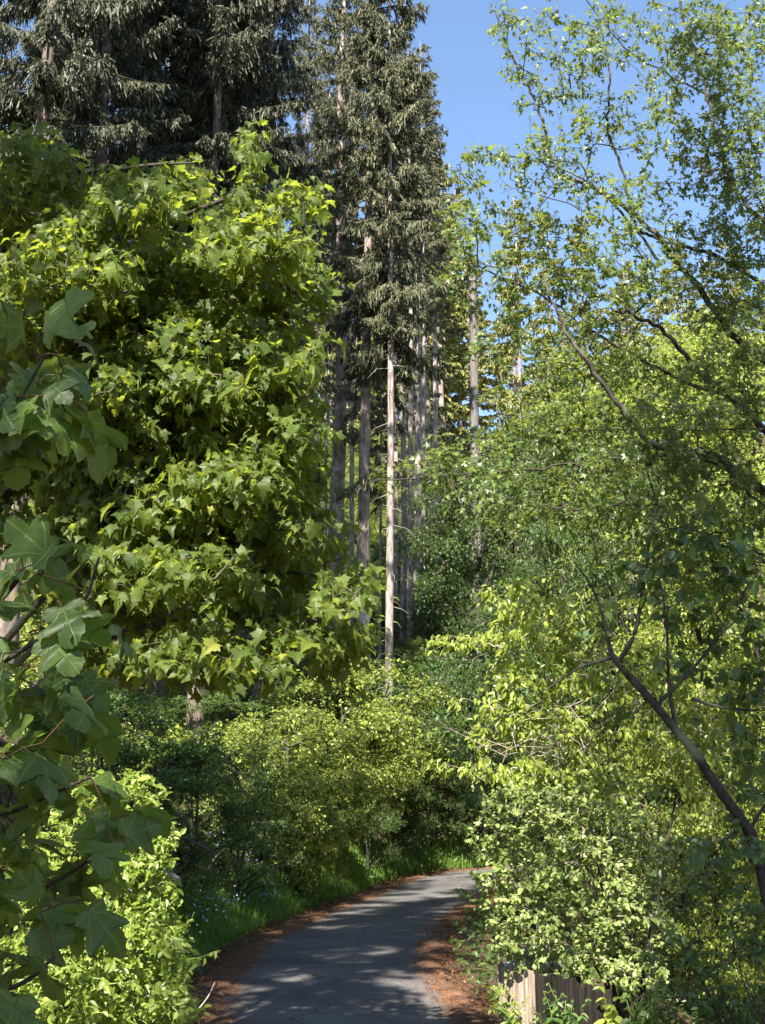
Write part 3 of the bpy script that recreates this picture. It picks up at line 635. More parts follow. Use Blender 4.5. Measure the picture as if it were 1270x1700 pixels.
def leaning():
    rng = np.random.default_rng(14)
    bx, by = 3.75, 12.2; bz = gz(bx, by)
    tp = catmull([(bx, by, bz - .1), tuple(P(1262, 1440, 12.1)), tuple(P(1240, 1376, 12)), tuple(P(1194, 1311, 11.9)), tuple(P(1154, 1250, 11.8)), tuple(P(1124, 1215, 11.8)), tuple(P(1083, 1165, 11.7)), tuple(P(1040, 1118, 11.7)), tuple(P(1010, 1080, 11.7))], 7)
    tr = np.linspace(.055, .028, len(tp)); L = []
    for r0, r1, pts in ((.025, .006, [(1028, 1103, 11.7), (1053, 1052, 11.6), (1068, 977, 11.6), (1078, 901, 11.5), (1090, 840, 11.5)]), (.022, .006, [(1012, 1084, 11.7), (1003, 1032, 11.6), (985, 980, 11.6), (960, 940, 11.5)]),
                        (.022, .006, [(1122, 1212, 11.8), (1112, 1150, 11.8), (1109, 1103, 11.8), (1106, 1032, 11.7), (1095, 960, 11.7)]), (.018, .006, [(1150, 1160, 11.8), (1200, 1175, 11.9), (1270, 1180, 12)]),
                        (.02, .005, [(1235, 1370, 12), (1215, 1385, 11.9), (1180, 1400, 11.8)]), (.035, .01, [(1262, 1440, 12.1), (1245, 1420, 11.9), (1250, 1370, 11.8), (1275, 1330, 11.8)]),
                        (.018, .005, [(1015, 1090, 11.7), (960, 1110, 11.6), (900, 1150, 11.5)]), (.02, .006, [(1085, 1170, 11.7), (1150, 1110, 11.9), (1200, 1050, 12), (1260, 1000, 12.1)])):
        q = [P(*p) for p in pts]; j = np.argmin(np.sum((tp - q[0]) ** 2, 1)); q[0] = tp[j] if np.linalg.norm(tp[j] - q[0]) < .3 else q[0]
        c = catmull(q, 8); L.append((c, np.linspace(r0, r1, len(c))))
    Bl = [(1010, 1010, 35, 40, .6), (985, 1040, 30, 30, .8), (1070, 960, 60, 50, .8), (1130, 1010, 60, 50, .9), (1200, 1020, 60, 60, 1.2), (1250, 1080, 40, 70, 1.4), (1100, 1090, 50, 30, .5), (1180, 1110, 60, 40, .8), (1230, 1180, 50, 50, 1.2), (1170, 1200, 40, 25, .5),
          (1250, 1280, 40, 60, 1.2), (1230, 1360, 40, 40, .7), (1140, 920, 70, 50, 1.0), (1230, 930, 60, 60, 1.4), (1050, 1170, 30, 20, .3), (1255, 1420, 30, 50, 1.0), (1190, 1420, 60, 40, .6), (1150, 1380, 40, 30, .3)]
    blobs = [(px, py, rx, ry, 11.8 + .4 * math.sin(i * 1.9), .5, w) for i, (px, py, rx, ry, w) in enumerate(Bl)]
    tips = pix_blobs(blobs, 1.9, rng)
    def lf(b, e, d, r):
        place_leaves(b, RND, e, d, r, 3.0, .078, .12, 0, out=.7, side=.8, down=.6, up=1.0, njit=.6, face=np.array([0, -.3, 0]), petiole=.012, pmat=1)
    world_tree('leaning_tree', 'dark thick-limbed tree leaning leftwards out of the right edge above the hedge', 'tree', (bx, by, bz), (tp, tr), L, tips, lf, rng, M_LMB, M_DRK,
               growkw=dict(step=.2, bow=.05, r_tip=.0024))
leaning()

def ragged(n, bl, Y, seed, ln=60):
    r = np.random.default_rng(seed); out = []
    for k in range(n):
        q = bl[r.integers(len(bl))]; a = r.uniform(-2.9, .1); x, y = q[0] + .8 * q[2] * math.cos(a), q[1] + .8 * q[3] * math.sin(a); d = r.uniform(.5, 1.1) * ln
        out.append([(x, y, Y), (x + d * .5 * math.cos(a), y + d * .6 * math.sin(a), Y - .1), (x + d * math.cos(a) + 8, y + d * .75 * math.sin(a) + 6, Y - .2)])
    return out
# bright drooping bush over the lane bend, pale hedge below it, dark bush at the lower right
def dead_sticks(b, rng, off):
    s = P(rng.uniform(830, 990, 60), rng.uniform(1170, 1270, 60), rng.uniform(16.6, 17.2, 60)) - off
    e = s + rng.normal(0, 1, (60, 3)) * [.35, .2, .22]; edges_tubes(b, s, e, np.full(60, .006), np.full(60, .003), 4, 1)
pixel_shrub('dogwood_bush', 'tall bright yellow-green bush arching over the bend with long drooping sprays', 'bush', (3.1, 17.6),
            [(880, 990, 75, 28, 17.2, .5), (960, 1010, 60, 45, 17.3, .6), (810, 978, 18, 12, 17, .2), (840, 1010, 45, 22, 17.2, .4), (740, 1066, 50, 12, 16.8, .3, 1.6), (800, 1056, 50, 16, 17, .3, 1.3), (880, 1070, 90, 45, 17.2, .6), (980, 1080, 80, 60, 17.4, .6),
             (860, 1130, 70, 40, 17.2, .5), (960, 1160, 90, 50, 17.3, .6), (1080, 1120, 70, 60, 17.6, .6), (830, 1180, 48, 35, 17, .4), (900, 1220, 90, 45, 17.1, .6), (1010, 1240, 80, 50, 17.4, .6), (800, 1220, 28, 30, 16.8, .3), (760, 1168, 22, 10, 16.8, .2),
             (1100, 1220, 80, 60, 17.6, .6), (730, 1272, 28, 10, 16.6, .2), (800, 1275, 45, 22, 16.7, .3), (880, 1290, 80, 35, 16.9, .5), (1170, 1150, 80, 90, 17.9, .7), (1190, 1280, 80, 70, 17.6, .7), (990, 1310, 80, 35, 17, .5)],
            5.6, OVA, .082, 5.0, M_YEL, 31, 9, spread=.16, kw=dict(down=.9, out=.7, up=.8, fold=(.1, .4), droop=(.2, .7)), extra=dead_sticks, gk=dict(bow=.14), twig=M_GRY)
pixel_shrub('hawthorn_hedge', 'pale small-leaved hedge bush hanging over the weathered timber wall', 'bush', (3.0, 16.6),
            [(850, 1330, 60, 35, 16, .4), (940, 1340, 90, 40, 16.2, .5), (820, 1385, 38, 35, 15.8, .3), (900, 1400, 80, 50, 16, .5), (1010, 1380, 90, 55, 16.2, .6), (825, 1445, 42, 35, 15.7, .3), (900, 1470, 85, 50, 15.8, .5), (1000, 1470, 90, 60, 16, .6),
             (815, 1505, 32, 32, 15.6, .3), (870, 1540, 60, 40, 15.6, .4), (960, 1550, 80, 50, 15.7, .5), (1050, 1540, 80, 60, 15.9, .6), (900, 1592, 55, 22, 15.6, .25, .8), (980, 1608, 60, 26, 15.5, .3), (1060, 1620, 60, 40, 15.5, .4), (840, 1575, 32, 18, 15.5, .2), (1110, 1440, 70, 60, 16.2, .5)],
            9.5, RND, .046, 6.0, M_HDG, 41, 10, face=np.array([-.25, -.8, .6]), spread=.10, kw=dict(njit=.5), twig=M_GRY,
            extra=shoots(ragged(34, [(850, 1330, 60, 35), (940, 1320, 90, 40), (820, 1385, 38, 35), (825, 1445, 42, 35), (815, 1505, 32, 32), (1010, 1340, 80, 40), (840, 1570, 32, 18), (900, 1440, 80, 60), (960, 1520, 80, 60)], 15.5, 3)))
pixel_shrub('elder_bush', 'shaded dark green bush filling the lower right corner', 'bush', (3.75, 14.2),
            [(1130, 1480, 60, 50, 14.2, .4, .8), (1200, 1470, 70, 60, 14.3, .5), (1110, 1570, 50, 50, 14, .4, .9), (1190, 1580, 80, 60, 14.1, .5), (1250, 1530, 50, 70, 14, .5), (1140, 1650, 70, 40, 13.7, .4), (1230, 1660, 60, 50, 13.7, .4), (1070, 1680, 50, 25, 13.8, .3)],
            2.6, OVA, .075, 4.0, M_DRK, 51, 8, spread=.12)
# ------------------------------------------------------------------ spruces: prototypes, then copies
def spruce_proto(name, seed, H, cb, Lmax, r0, dens, el_w, bark, need, dead=40, strag=4, hang=.55, top=1.0):
    rng = np.random.default_rng(seed)
    root = thing(name, 'spruce', 'tree')
    zz = np.linspace(-.4, H, 26); r = r0 * (1 - np.clip(zz, 0, H) / H) ** .8 + .02; r[:3] *= np.array([1.35, 1.2, 1.08])
    b = MB(); c = np.stack([.09 * np.sin(zz * .24 + seed), .09 * np.cos(zz * .19 + seed), zz], 1); tube(b, c, r, 14, 0, .035, rng)
    b.build('trunk', bark, root)
    def rad(z): return r0 * (1 - z / H) ** .8
    b = MB()
    # bare dead side branches under the crown
    z = rng.uniform(cb * .2, cb * 1.02, dead); a = rng.uniform(0, 2 * math.pi, dead); L = rng.uniform(.3, 1.5, dead) * rng.uniform(.5, 1, dead)
    A = np.stack([np.cos(a) * rad(z) * .7, np.sin(a) * rad(z) * .7, z], 1); h = np.stack([np.cos(a), np.sin(a), 0 * a], 1)
    Bm = A + h * (L * .6)[:, None] + np.array([0, 0, -.12]) * L[:, None]; C = Bm + h * (L * .4)[:, None] + np.array([0, 0, -.3]) * L[:, None] + rng.normal(0, .05, (dead, 3))
    edges_tubes(b, A, Bm, np.full(dead, .016), np.full(dead, .010), 4, 2); edges_tubes(b, Bm, C, np.full(dead, .010), np.full(dead, .004), 4, 2)
    # live branches
    zs = []
    z = cb
    while z < H * .985:
        for _ in range(rng.integers(2, 4)): zs.append(z + rng.uniform(-.2, .2))
        z += .62 / dens * (1 - .5 * (z - cb) / (H - cb))
    zs = np.array(zs + list(rng.uniform(cb * .72, cb, strag)))
    P0, D, Nn, SZ, WD = [], [], [], [], []
    tA, tB, tra, trb = [], [], [], []
    for z in zs:
        u = max(0, (z - cb) / (H - cb)); az = rng.uniform(0, 2 * math.pi)
        L = Lmax * (1 - u) ** .62 * rng.uniform(.35, 1.2) + .25
        if rng.random() < .12: continue
        if u < .12: L *= rng.uniform(.6, 1.0)
        h = np.array([math.cos(az), math.sin(az), 0]); sd = np.array([-h[1], h[0], 0])
        s0 = -.25 + .75 * u + rng.normal(0, .12); sag = (.50 - .35 * u) * rng.uniform(.7, 1.3)
        tt = np.linspace(0, 1, 9)
        bend = rng.normal(0, .12)
        path = np.array([0, 0, z]) + h * (tt * L)[:, None] + sd * (bend * L * tt ** 2)[:, None]
        path[:, 2] += L * (s0 * tt - sag * tt ** 2 + sag * .75 * tt ** 3)
        rr = np.linspace(.012 + .006 * L, .004, 9)
        tA.append(path[:-1]); tB.append(path[1:]); tra.append(rr[:-1]); trb.append(rr[1:])
        n = int(L * 17 * dens) + 4
        t = rng.uniform(.12, 1, n) ** .8; k = np.minimum((t * 8).astype(int), 7); fr = (t * 8 - k)[:, None]
        base = path[k] * (1 - fr) + path[k + 1] * fr; fw = nrm(path[k + 1] - path[k])
        sgn = rng.choice([-1, 1], n)[:, None]
        l = (.28 + .55 * (1 - t) ** .6 * min(1, L / 2.2)) * rng.uniform(.5, 1.15, n)
        d = nrm(sd * sgn * rng.uniform(.35, 1.1, n)[:, None] + fw * rng.uniform(.3, 1.0, n)[:, None] + np.array([0, 0, -hang]) * rng.uniform(.3, 1.8, n)[:, None])
        P0.append(base); D.append(d); SZ.append(l); WD.append(np.full(n, el_w))
        Nn.append(np.array([[0, 0, 1.0]]) + rng.normal(0, .5, (n, 3)))
        for q in range(6):                                # hanging branchlets along each side spray
            s = rng.uniform(.2, .95, n)
            pb = base + d * (l * s)[:, None]
            dd = nrm(d * .55 + rng.normal(0, .38, (n, 3)) + np.array([0, 0, -hang]) * rng.uniform(.3, 2.0, n)[:, None])
            P0.append(pb); D.append(dd); SZ.append(l * rng.uniform(.3, .62, n)); WD.append(np.full(n, el_w)); Nn.append(rng.normal(0, 1, (n, 3)) + np.array([[0, 0, .4]]))
    edges_tubes(b, np.concatenate(tA), np.concatenate(tB), np.concatenate(tra), np.concatenate(trb), 4, 1)
    P0, D, Nn, SZ, WD = map(np.concatenate, (P0, D, Nn, SZ, WD))
    V2, fs = SPR; n = len(P0); kk = len(V2)
    x = nrm(np.cross(D, Nn)); zz_ = np.cross(x, D)
    wv = (WD * (.7 + .5 * rng.random(n)))[:, None]
    X = V2[None, :, 0] * wv; Yv = V2[None, :, 1] * SZ[:, None]
    Z = -.12 * SZ[:, None] * V2[None, :, 1] ** 2 + .35 * np.abs(X)
    V = P0[:, None] + x[:, None] * X[..., None] + D[:, None] * Yv[..., None] + zz_[:, None] * Z[..., None]
    o = (np.arange(n) * kk)[:, None, None]
    b.add(V, [(f[None] + o).reshape(-1, f.shape[1]) for f in fs], 0, False)
    b.build('crown', [need, M_TWG, M_GRY], root)
    return root

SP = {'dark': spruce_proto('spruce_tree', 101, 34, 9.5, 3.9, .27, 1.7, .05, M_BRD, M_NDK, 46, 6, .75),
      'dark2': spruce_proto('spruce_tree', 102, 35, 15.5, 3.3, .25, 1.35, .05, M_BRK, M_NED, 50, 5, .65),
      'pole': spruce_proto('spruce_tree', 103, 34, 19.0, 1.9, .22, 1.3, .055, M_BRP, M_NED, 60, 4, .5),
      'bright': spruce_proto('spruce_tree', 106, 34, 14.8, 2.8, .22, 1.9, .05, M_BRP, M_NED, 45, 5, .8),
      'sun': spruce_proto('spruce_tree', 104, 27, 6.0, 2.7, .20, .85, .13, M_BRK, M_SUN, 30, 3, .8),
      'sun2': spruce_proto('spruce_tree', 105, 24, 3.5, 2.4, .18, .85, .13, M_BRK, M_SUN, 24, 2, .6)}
used = set()
def put(proto, X, Y, rz, sc, label, group=None, lean=(0, 0), z=None):
    root = SP[proto]; loc = (X, Y, (gz(X, Y) if z is None else z) - .05); rot = (lean[1], lean[0], rz)
    if proto not in used:
        used.add(proto); root.location = loc; root.rotation_euler = rot; root.scale = sc; root['label'] = label
        if group: root['group'] = group
        return root
    return dup(root, loc, rot, sc, label, group)

# (photo column of the foot at row 1050, distance, prototype, width scale, height scale, turn, lean, label)
row = [(392, 46, 'dark', (1.0, .75), 1.0, .3, -.012, 'spruce whose narrow trunk shows above the maple top among dark boughs'),
       (428, 44, 'dark', (1.15, .75), 1.06, 2.1, 0.0, 'thick-trunked spruce standing in the undergrowth just below the maple'),
       (497, 56, 'dark2', (.8, .6), .98, 1.0, 0, 'slim grey spruce trunk just right of the maple leaves'),
       (522, 60, 'pole', .42, .95, 2.0, .006, 'thinnest spruce pole between maple and first brown trunk'),
       (553, 54, 'dark2', (1.4, .8), 1.02, 3.2, -.008, 'thick dark brown spruce trunk closest to the right edge of the maple'),
       (568, 61, 'pole', .6, 1.0, .4, -.005, 'thin spruce pole close behind the brown trunk by the maple'),
       (607, 49.5, 'dark2', (1.1, .9), 1.04, 4.6, 0, 'straight brown spruce with mottled shadow, directly left of the brightest pale trunk'),
       (631, 52, 'pole', .36, .55, 5.0, 0, 'short thin spruce pole at the left foot of the bright pale trunk'),
       (648, 48.5, 'bright', (.72, .9), 1.12, .9, 0, 'brightest pale spruce trunk lit from foot to crown'),
       (670, 64, 'pole', .75, 1.05, 2.6, .004, 'slender grey spruce trunk just right of the brightest one'),
       (695, 68, 'pole', 1.0, 1.0, 3.9, -.004, 'pale reddish spruce trunk second right of the brightest one'),
       (716, 76, 'sun', .95, 1.05, 1.7, 0, 'brown spruce trunk in front of the sunlit yellowish boughs'),
       (537, 62, 'pole', (.5, .8), 1.0, 1.1, 0, 'thin grey spruce pole just left of the brown trunk by the maple'),
       (581, 63, 'pole', (.6, .8), 1.0, 2.2, .003, 'slim spruce trunk midway between the brown and the dark trunk'),
       (657, 67, 'pole', (.55, .8), 1.02, 3.3, 0, 'thin pole showing just right of the brightest pale trunk, farther back'),
       (683, 61, 'pole', (.7, .8), .98, 4.4, -.003, 'first reddish slim spruce trunk right of the slender grey one'),
       (706, 62, 'pole', (.55, .8), 1.0, 5.5, .002, 'thin spruce pole beside the pale reddish trunk'),
       (728, 70, 'pole', (.8, .8), .95, .5, 0, 'rightmost slim spruce trunk before the dark broadleaf tree'),
       (115, 35, 'dark', (.9, 1.0), 1.0, 2.7, .004, 'dark spruce rising between the corner one and the middle of the maple'),
       (262, 41, 'dark', (.9, 1.0), 1.02, .9, -.004, 'dark spruce rising right of the middle of the maple crown'),
       (330, 38, 'dark', (.8, .9), 1.03, 4.0, .003, 'dark spruce whose boughs hang over the right half of the maple crown'),
       (10, 31, 'dark', .9, 1.0, 4.4, 0, 'dark spruce at the top left corner with long hanging boughs'),
       (200, 39, 'dark', 1.0, 1.05, 5.4, 0, 'dark spruce behind the middle of the maple crown'),
       (-160, 36, 'dark', 1.0, 1.0, 1.4, 0, 'spruce rising beyond the upper left edge of the frame'),
       (300, 46, 'dark2', 1.0, 1.1, 2.9, 0, 'spruce farther back behind the top of the maple'),
       (100, 48, 'dark', 1.0, 1.1, 0.2, 0, 'spruce farthest back in the upper left corner')]
for px, Y, pr, ws, hs, rz, ln, lab in row:
    tw, cw = ws if isinstance(ws, tuple) else (ws, ws)
    X = float(P(px, 1050, Y)[0]); o = put(pr, X, Y, rz, (cw, cw, hs), lab, 'spruces on the slope left of the lane', (ln, 0))
    for c in o.children:
        if c.name.startswith('trunk'): c.scale = (tw / cw, tw / cw, 1)

# broken dead trunk standing right of the gap
def snag():
    rng = np.random.default_rng(77)
    X = float(P(795, 1050, 55)[0]); z0 = gz(X, 55); top = float(P(795, 445, 55)[2]) - z0
    root = thing('dead_spruce', 'tall branchless dead trunk with a broken top against the sky', 'tree', (X, 55, z0))
    zz = np.linspace(-.3, top, 24); b = MB(); tube(b, np.stack([.03 * np.sin(zz * .4), .02 * np.cos(zz * .5), zz], 1), np.linspace(.27, .16, 24), 12, 0, .05, rng)
    for k in range(7):                                    # splintered top
        a = k * .9; s = np.array([.08 * math.cos(a), .08 * math.sin(a), top - .1]); tube(b, np.array([s, s + [0, 0, rng.uniform(.15, .5)]]), [.045, .006], 5, 0)
    b.build('trunk', M_SNG, root)
    for k in range(9):
        z = rng.uniform(top * .45, top * .93); a = rng.uniform(0, 6.28); L = rng.uniform(.3, 1.4); h = np.array([math.cos(a), math.sin(a), -.25])
        b = MB(); c = catmull([np.array([0, 0, z]) + h * .1, np.array([0, 0, z]) + h * L * .5 + [0, 0, .05], np.array([0, 0, z]) + h * L], 5); tube(b, c, np.linspace(.022, .006, len(c)), 5, 0); b.build('dead_branch', M_SNG, root)
snag()

# sunlit spruces farther up the slope and on the far side
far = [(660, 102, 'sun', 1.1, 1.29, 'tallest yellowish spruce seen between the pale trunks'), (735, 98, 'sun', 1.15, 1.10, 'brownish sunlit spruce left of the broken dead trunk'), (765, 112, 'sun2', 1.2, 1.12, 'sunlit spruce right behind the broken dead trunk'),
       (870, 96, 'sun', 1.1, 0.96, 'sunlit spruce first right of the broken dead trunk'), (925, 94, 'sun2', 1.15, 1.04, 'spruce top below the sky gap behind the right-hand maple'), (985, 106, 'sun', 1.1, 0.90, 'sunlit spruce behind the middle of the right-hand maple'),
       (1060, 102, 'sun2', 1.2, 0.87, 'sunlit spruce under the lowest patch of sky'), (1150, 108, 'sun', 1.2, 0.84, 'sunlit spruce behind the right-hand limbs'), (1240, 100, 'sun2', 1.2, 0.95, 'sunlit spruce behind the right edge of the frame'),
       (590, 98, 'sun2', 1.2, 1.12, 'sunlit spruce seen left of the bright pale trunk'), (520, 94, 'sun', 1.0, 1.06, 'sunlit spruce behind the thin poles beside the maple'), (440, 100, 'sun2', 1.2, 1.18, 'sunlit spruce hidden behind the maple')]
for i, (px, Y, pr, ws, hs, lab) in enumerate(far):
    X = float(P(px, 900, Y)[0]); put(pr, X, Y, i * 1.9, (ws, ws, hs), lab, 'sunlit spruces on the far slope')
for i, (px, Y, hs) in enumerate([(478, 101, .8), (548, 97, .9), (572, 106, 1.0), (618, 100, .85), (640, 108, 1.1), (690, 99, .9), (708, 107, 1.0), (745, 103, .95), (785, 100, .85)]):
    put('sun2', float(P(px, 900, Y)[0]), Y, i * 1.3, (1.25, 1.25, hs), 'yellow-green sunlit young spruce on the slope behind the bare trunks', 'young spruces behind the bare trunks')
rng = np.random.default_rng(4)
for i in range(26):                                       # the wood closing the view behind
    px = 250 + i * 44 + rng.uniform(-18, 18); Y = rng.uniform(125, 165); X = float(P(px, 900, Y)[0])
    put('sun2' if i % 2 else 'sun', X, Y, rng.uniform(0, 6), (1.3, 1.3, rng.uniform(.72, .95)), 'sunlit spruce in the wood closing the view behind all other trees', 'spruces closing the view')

# ------------------------------------------------------------------ broadleaved trees and shrubs of the understorey
def leafy_proto(name, seed, H, R, cbase, nclump, tips_n, tpl, size, per, mat, stems, flat=.85, r0=.10):
    rng = np.random.default_rng(seed); root = thing(name, name, 'tree'); L = []
    cl_ = []
    for k in range(nclump):
        u = rng.uniform(0, 1); z = cbase + (H - cbase) * u; rr = R * (math.sin(math.pi * (.15 + .8 * u)) ** .7) * math.sqrt(rng.uniform(.15, 1)); a = rng.uniform(0, 6.283)
        cl_.append((rr * math.cos(a), rr * math.sin(a), z))
    cl_ = np.array(cl_)
    for s in range(stems):
        q = cl_[rng.integers(nclump)] if stems > 1 else np.array([0, 0, H * .85]); st = np.array([*rng.normal(0, .1 * (stems > 1), 2), -.2])
        md = st * .55 + q * .45; md[2] = q[2] * .6; c = catmull([st, md, q * .95], 8); L.append((c, np.linspace(r0 / math.sqrt(stems), .012, len(c))))
    if stems == 1:
        t0 = L[0][0]
        for s in range(9):
            q = cl_[rng.integers(nclump)]; j = np.argmin(np.abs(t0[:, 2] - max(cbase * .6, q[2] - R * .7))); c = catmull([t0[j], t0[j] * .5 + q * .5 + [0, 0, .3], q], 7); L.append((c, np.linspace(r0 * .4, .01, len(c))))
    for c, r in L:
        b = MB(); tube(b, c, r, 8, 0, .06, rng); b.build('trunk' if (c is L[0][0] and stems == 1) else ('limb' if stems == 1 else 'stem'), M_LMB, root)
    cs = R * .30
    tips = cl_[rng.integers(nclump, size=tips_n)] + nrm(rng.normal(size=(tips_n, 3))) * (rng.uniform(0, 1, tips_n) ** .75 * cs)[:, None] * [1, 1, flat]
    tips = tips[tips[:, 2] > .15]
    A, B, ra, rb, e, d = grow(L, tips, rng, step=.3, bow=.08, r_tip=.003)
    b = MB(); edges_tubes(b, A, B, ra, rb, 4, 1)
    place_leaves(b, tpl, e, d, rng, per, size, cs * .35, 0, njit=.6, face=np.array([0, 0, 0]), down=.5)
    b.build('crown', [mat, M_TWG], root)
    return root
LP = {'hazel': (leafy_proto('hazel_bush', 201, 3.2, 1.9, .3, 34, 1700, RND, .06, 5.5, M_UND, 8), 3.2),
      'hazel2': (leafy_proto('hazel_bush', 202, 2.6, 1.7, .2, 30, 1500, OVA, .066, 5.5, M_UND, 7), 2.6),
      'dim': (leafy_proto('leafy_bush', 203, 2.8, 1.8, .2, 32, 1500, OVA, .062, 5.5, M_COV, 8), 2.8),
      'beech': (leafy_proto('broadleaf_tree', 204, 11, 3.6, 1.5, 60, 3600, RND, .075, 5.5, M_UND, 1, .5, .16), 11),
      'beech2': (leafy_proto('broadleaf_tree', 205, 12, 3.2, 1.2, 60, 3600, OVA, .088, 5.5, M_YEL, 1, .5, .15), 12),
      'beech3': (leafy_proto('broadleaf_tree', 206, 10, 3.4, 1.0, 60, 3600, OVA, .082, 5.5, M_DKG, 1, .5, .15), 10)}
used2 = set()
def plant(proto, px, top, Y, rz, label, group=None, wide=1.0):
    root, H = LP[proto]; X = float(P(px, top, Y)[0]); z = gz(X, Y); s = max(.35, (float(P(px, top, Y)[2]) - z) / H)
    rad = {'hazel': 1.9, 'hazel2': 1.7, 'dim': 1.8}.get(proto, 2.0)
    for _ in range(60):                                   # step farther along the sight line until the bush clears the lane
        lt, _z = lane([X], [Y])
        if abs(lt[0]) > 1.5 + .8 * rad * min(s, 1.6) * wide or (proto.startswith('beech') and abs(lt[0]) > 2.6): break
        Y += .7; X = float(P(px, top, Y)[0]); z = gz(X, Y); s = max(.35, (float(P(px, top, Y)[2]) - z) / H)
    w = min(s, 1.6) * wide if s > 1 else s * wide
    loc, rot, sc = (X, Y, z - .05), (0, 0, rz), (w, w, s)
    c = 'bush' if 'bush' in root.name else 'tree'
    if proto not in used2:
        used2.add(proto); root.location = loc; root.rotation_euler = rot; root.scale = sc; root['label'] = label; o = root
        if group: root['group'] = group
    else: o = dup(root, loc, rot, sc, label, group)
    o['category'] = c
    return o
lst = [  # beyond the left trunks
    ('hazel', 250, 1120, 42, 'sunlit bush far behind the maple, seen under its lowest leaves', 1.3), ('hazel2', 330, 1090, 48, 'sunlit bush between the two trunks under the maple', 1.3), ('hazel', 400, 1060, 55, 'sunlit bush behind the thick trunk under the maple', 1.4),
    ('beech', 300, 860, 90, 'sunlit tree far behind the lower maple leaves', 1.0), ('beech', 420, 820, 95, 'sunlit tree far behind the right side of the maple', 1.0), ('beech', 180, 820, 88, 'sunlit tree far behind the left side of the maple', 1.0), ('beech2', 540, 800, 96, 'yellow-green tree far behind the brown trunk', 1.0), ('beech', 60, 900, 58, 'sunlit tree far behind the sycamore leaves', 1.0),
    # left bank, in the shade of the maple
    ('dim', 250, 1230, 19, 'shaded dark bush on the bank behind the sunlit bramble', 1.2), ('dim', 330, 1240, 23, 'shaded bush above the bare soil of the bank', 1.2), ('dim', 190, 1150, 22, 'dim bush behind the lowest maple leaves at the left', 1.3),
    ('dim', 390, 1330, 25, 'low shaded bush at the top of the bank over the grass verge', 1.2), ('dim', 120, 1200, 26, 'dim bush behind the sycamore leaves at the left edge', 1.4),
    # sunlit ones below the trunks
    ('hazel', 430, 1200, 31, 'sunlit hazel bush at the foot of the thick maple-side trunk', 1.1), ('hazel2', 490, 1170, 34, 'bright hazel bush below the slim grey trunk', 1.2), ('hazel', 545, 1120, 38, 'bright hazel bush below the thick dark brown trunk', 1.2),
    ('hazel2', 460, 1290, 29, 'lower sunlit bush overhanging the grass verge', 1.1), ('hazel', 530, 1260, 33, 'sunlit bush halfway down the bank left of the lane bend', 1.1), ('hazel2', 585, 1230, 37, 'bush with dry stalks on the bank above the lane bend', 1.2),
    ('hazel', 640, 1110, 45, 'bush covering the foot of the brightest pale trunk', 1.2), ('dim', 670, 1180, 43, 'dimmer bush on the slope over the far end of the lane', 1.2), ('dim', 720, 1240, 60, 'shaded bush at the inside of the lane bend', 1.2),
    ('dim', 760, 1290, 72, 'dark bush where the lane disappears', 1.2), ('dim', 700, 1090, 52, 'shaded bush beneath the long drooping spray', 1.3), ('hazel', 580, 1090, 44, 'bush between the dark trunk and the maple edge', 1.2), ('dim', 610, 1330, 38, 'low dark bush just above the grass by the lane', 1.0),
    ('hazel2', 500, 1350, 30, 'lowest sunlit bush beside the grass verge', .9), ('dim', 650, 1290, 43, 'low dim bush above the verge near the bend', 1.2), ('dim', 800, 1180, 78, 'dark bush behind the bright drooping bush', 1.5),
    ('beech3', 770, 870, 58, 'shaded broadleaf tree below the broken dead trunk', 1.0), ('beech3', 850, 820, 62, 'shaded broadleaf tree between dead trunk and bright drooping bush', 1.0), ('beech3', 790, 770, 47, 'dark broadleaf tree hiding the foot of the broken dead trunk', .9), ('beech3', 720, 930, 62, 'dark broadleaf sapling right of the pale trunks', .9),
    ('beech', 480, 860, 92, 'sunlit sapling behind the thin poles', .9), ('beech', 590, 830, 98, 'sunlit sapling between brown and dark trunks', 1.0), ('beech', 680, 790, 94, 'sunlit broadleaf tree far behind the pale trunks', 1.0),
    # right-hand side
    ('beech3', 900, 700, 44, 'dark broadleaf tree above the top of the bright drooping bush', 1.0), ('beech3', 990, 680, 36, 'green tree behind the crossing limbs of the right-hand maple', 1.0), ('beech2', 1080, 640, 33, 'yellow-green tree behind the leaning trunk', 1.0),
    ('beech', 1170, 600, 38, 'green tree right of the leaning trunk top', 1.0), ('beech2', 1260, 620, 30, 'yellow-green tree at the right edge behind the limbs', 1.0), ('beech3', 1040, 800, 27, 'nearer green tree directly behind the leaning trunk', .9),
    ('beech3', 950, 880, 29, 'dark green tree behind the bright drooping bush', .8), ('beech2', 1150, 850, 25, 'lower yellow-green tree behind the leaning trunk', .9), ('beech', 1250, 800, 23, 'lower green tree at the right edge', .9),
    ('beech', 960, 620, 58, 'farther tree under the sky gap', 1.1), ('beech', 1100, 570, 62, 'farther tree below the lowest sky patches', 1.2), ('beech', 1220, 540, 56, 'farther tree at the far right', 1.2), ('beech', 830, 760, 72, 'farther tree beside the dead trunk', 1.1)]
for i, (pr, px, top, Y, lab, wd) in enumerate(lst): plant(pr, px, top, Y, i * 2.3, lab, None, wd)

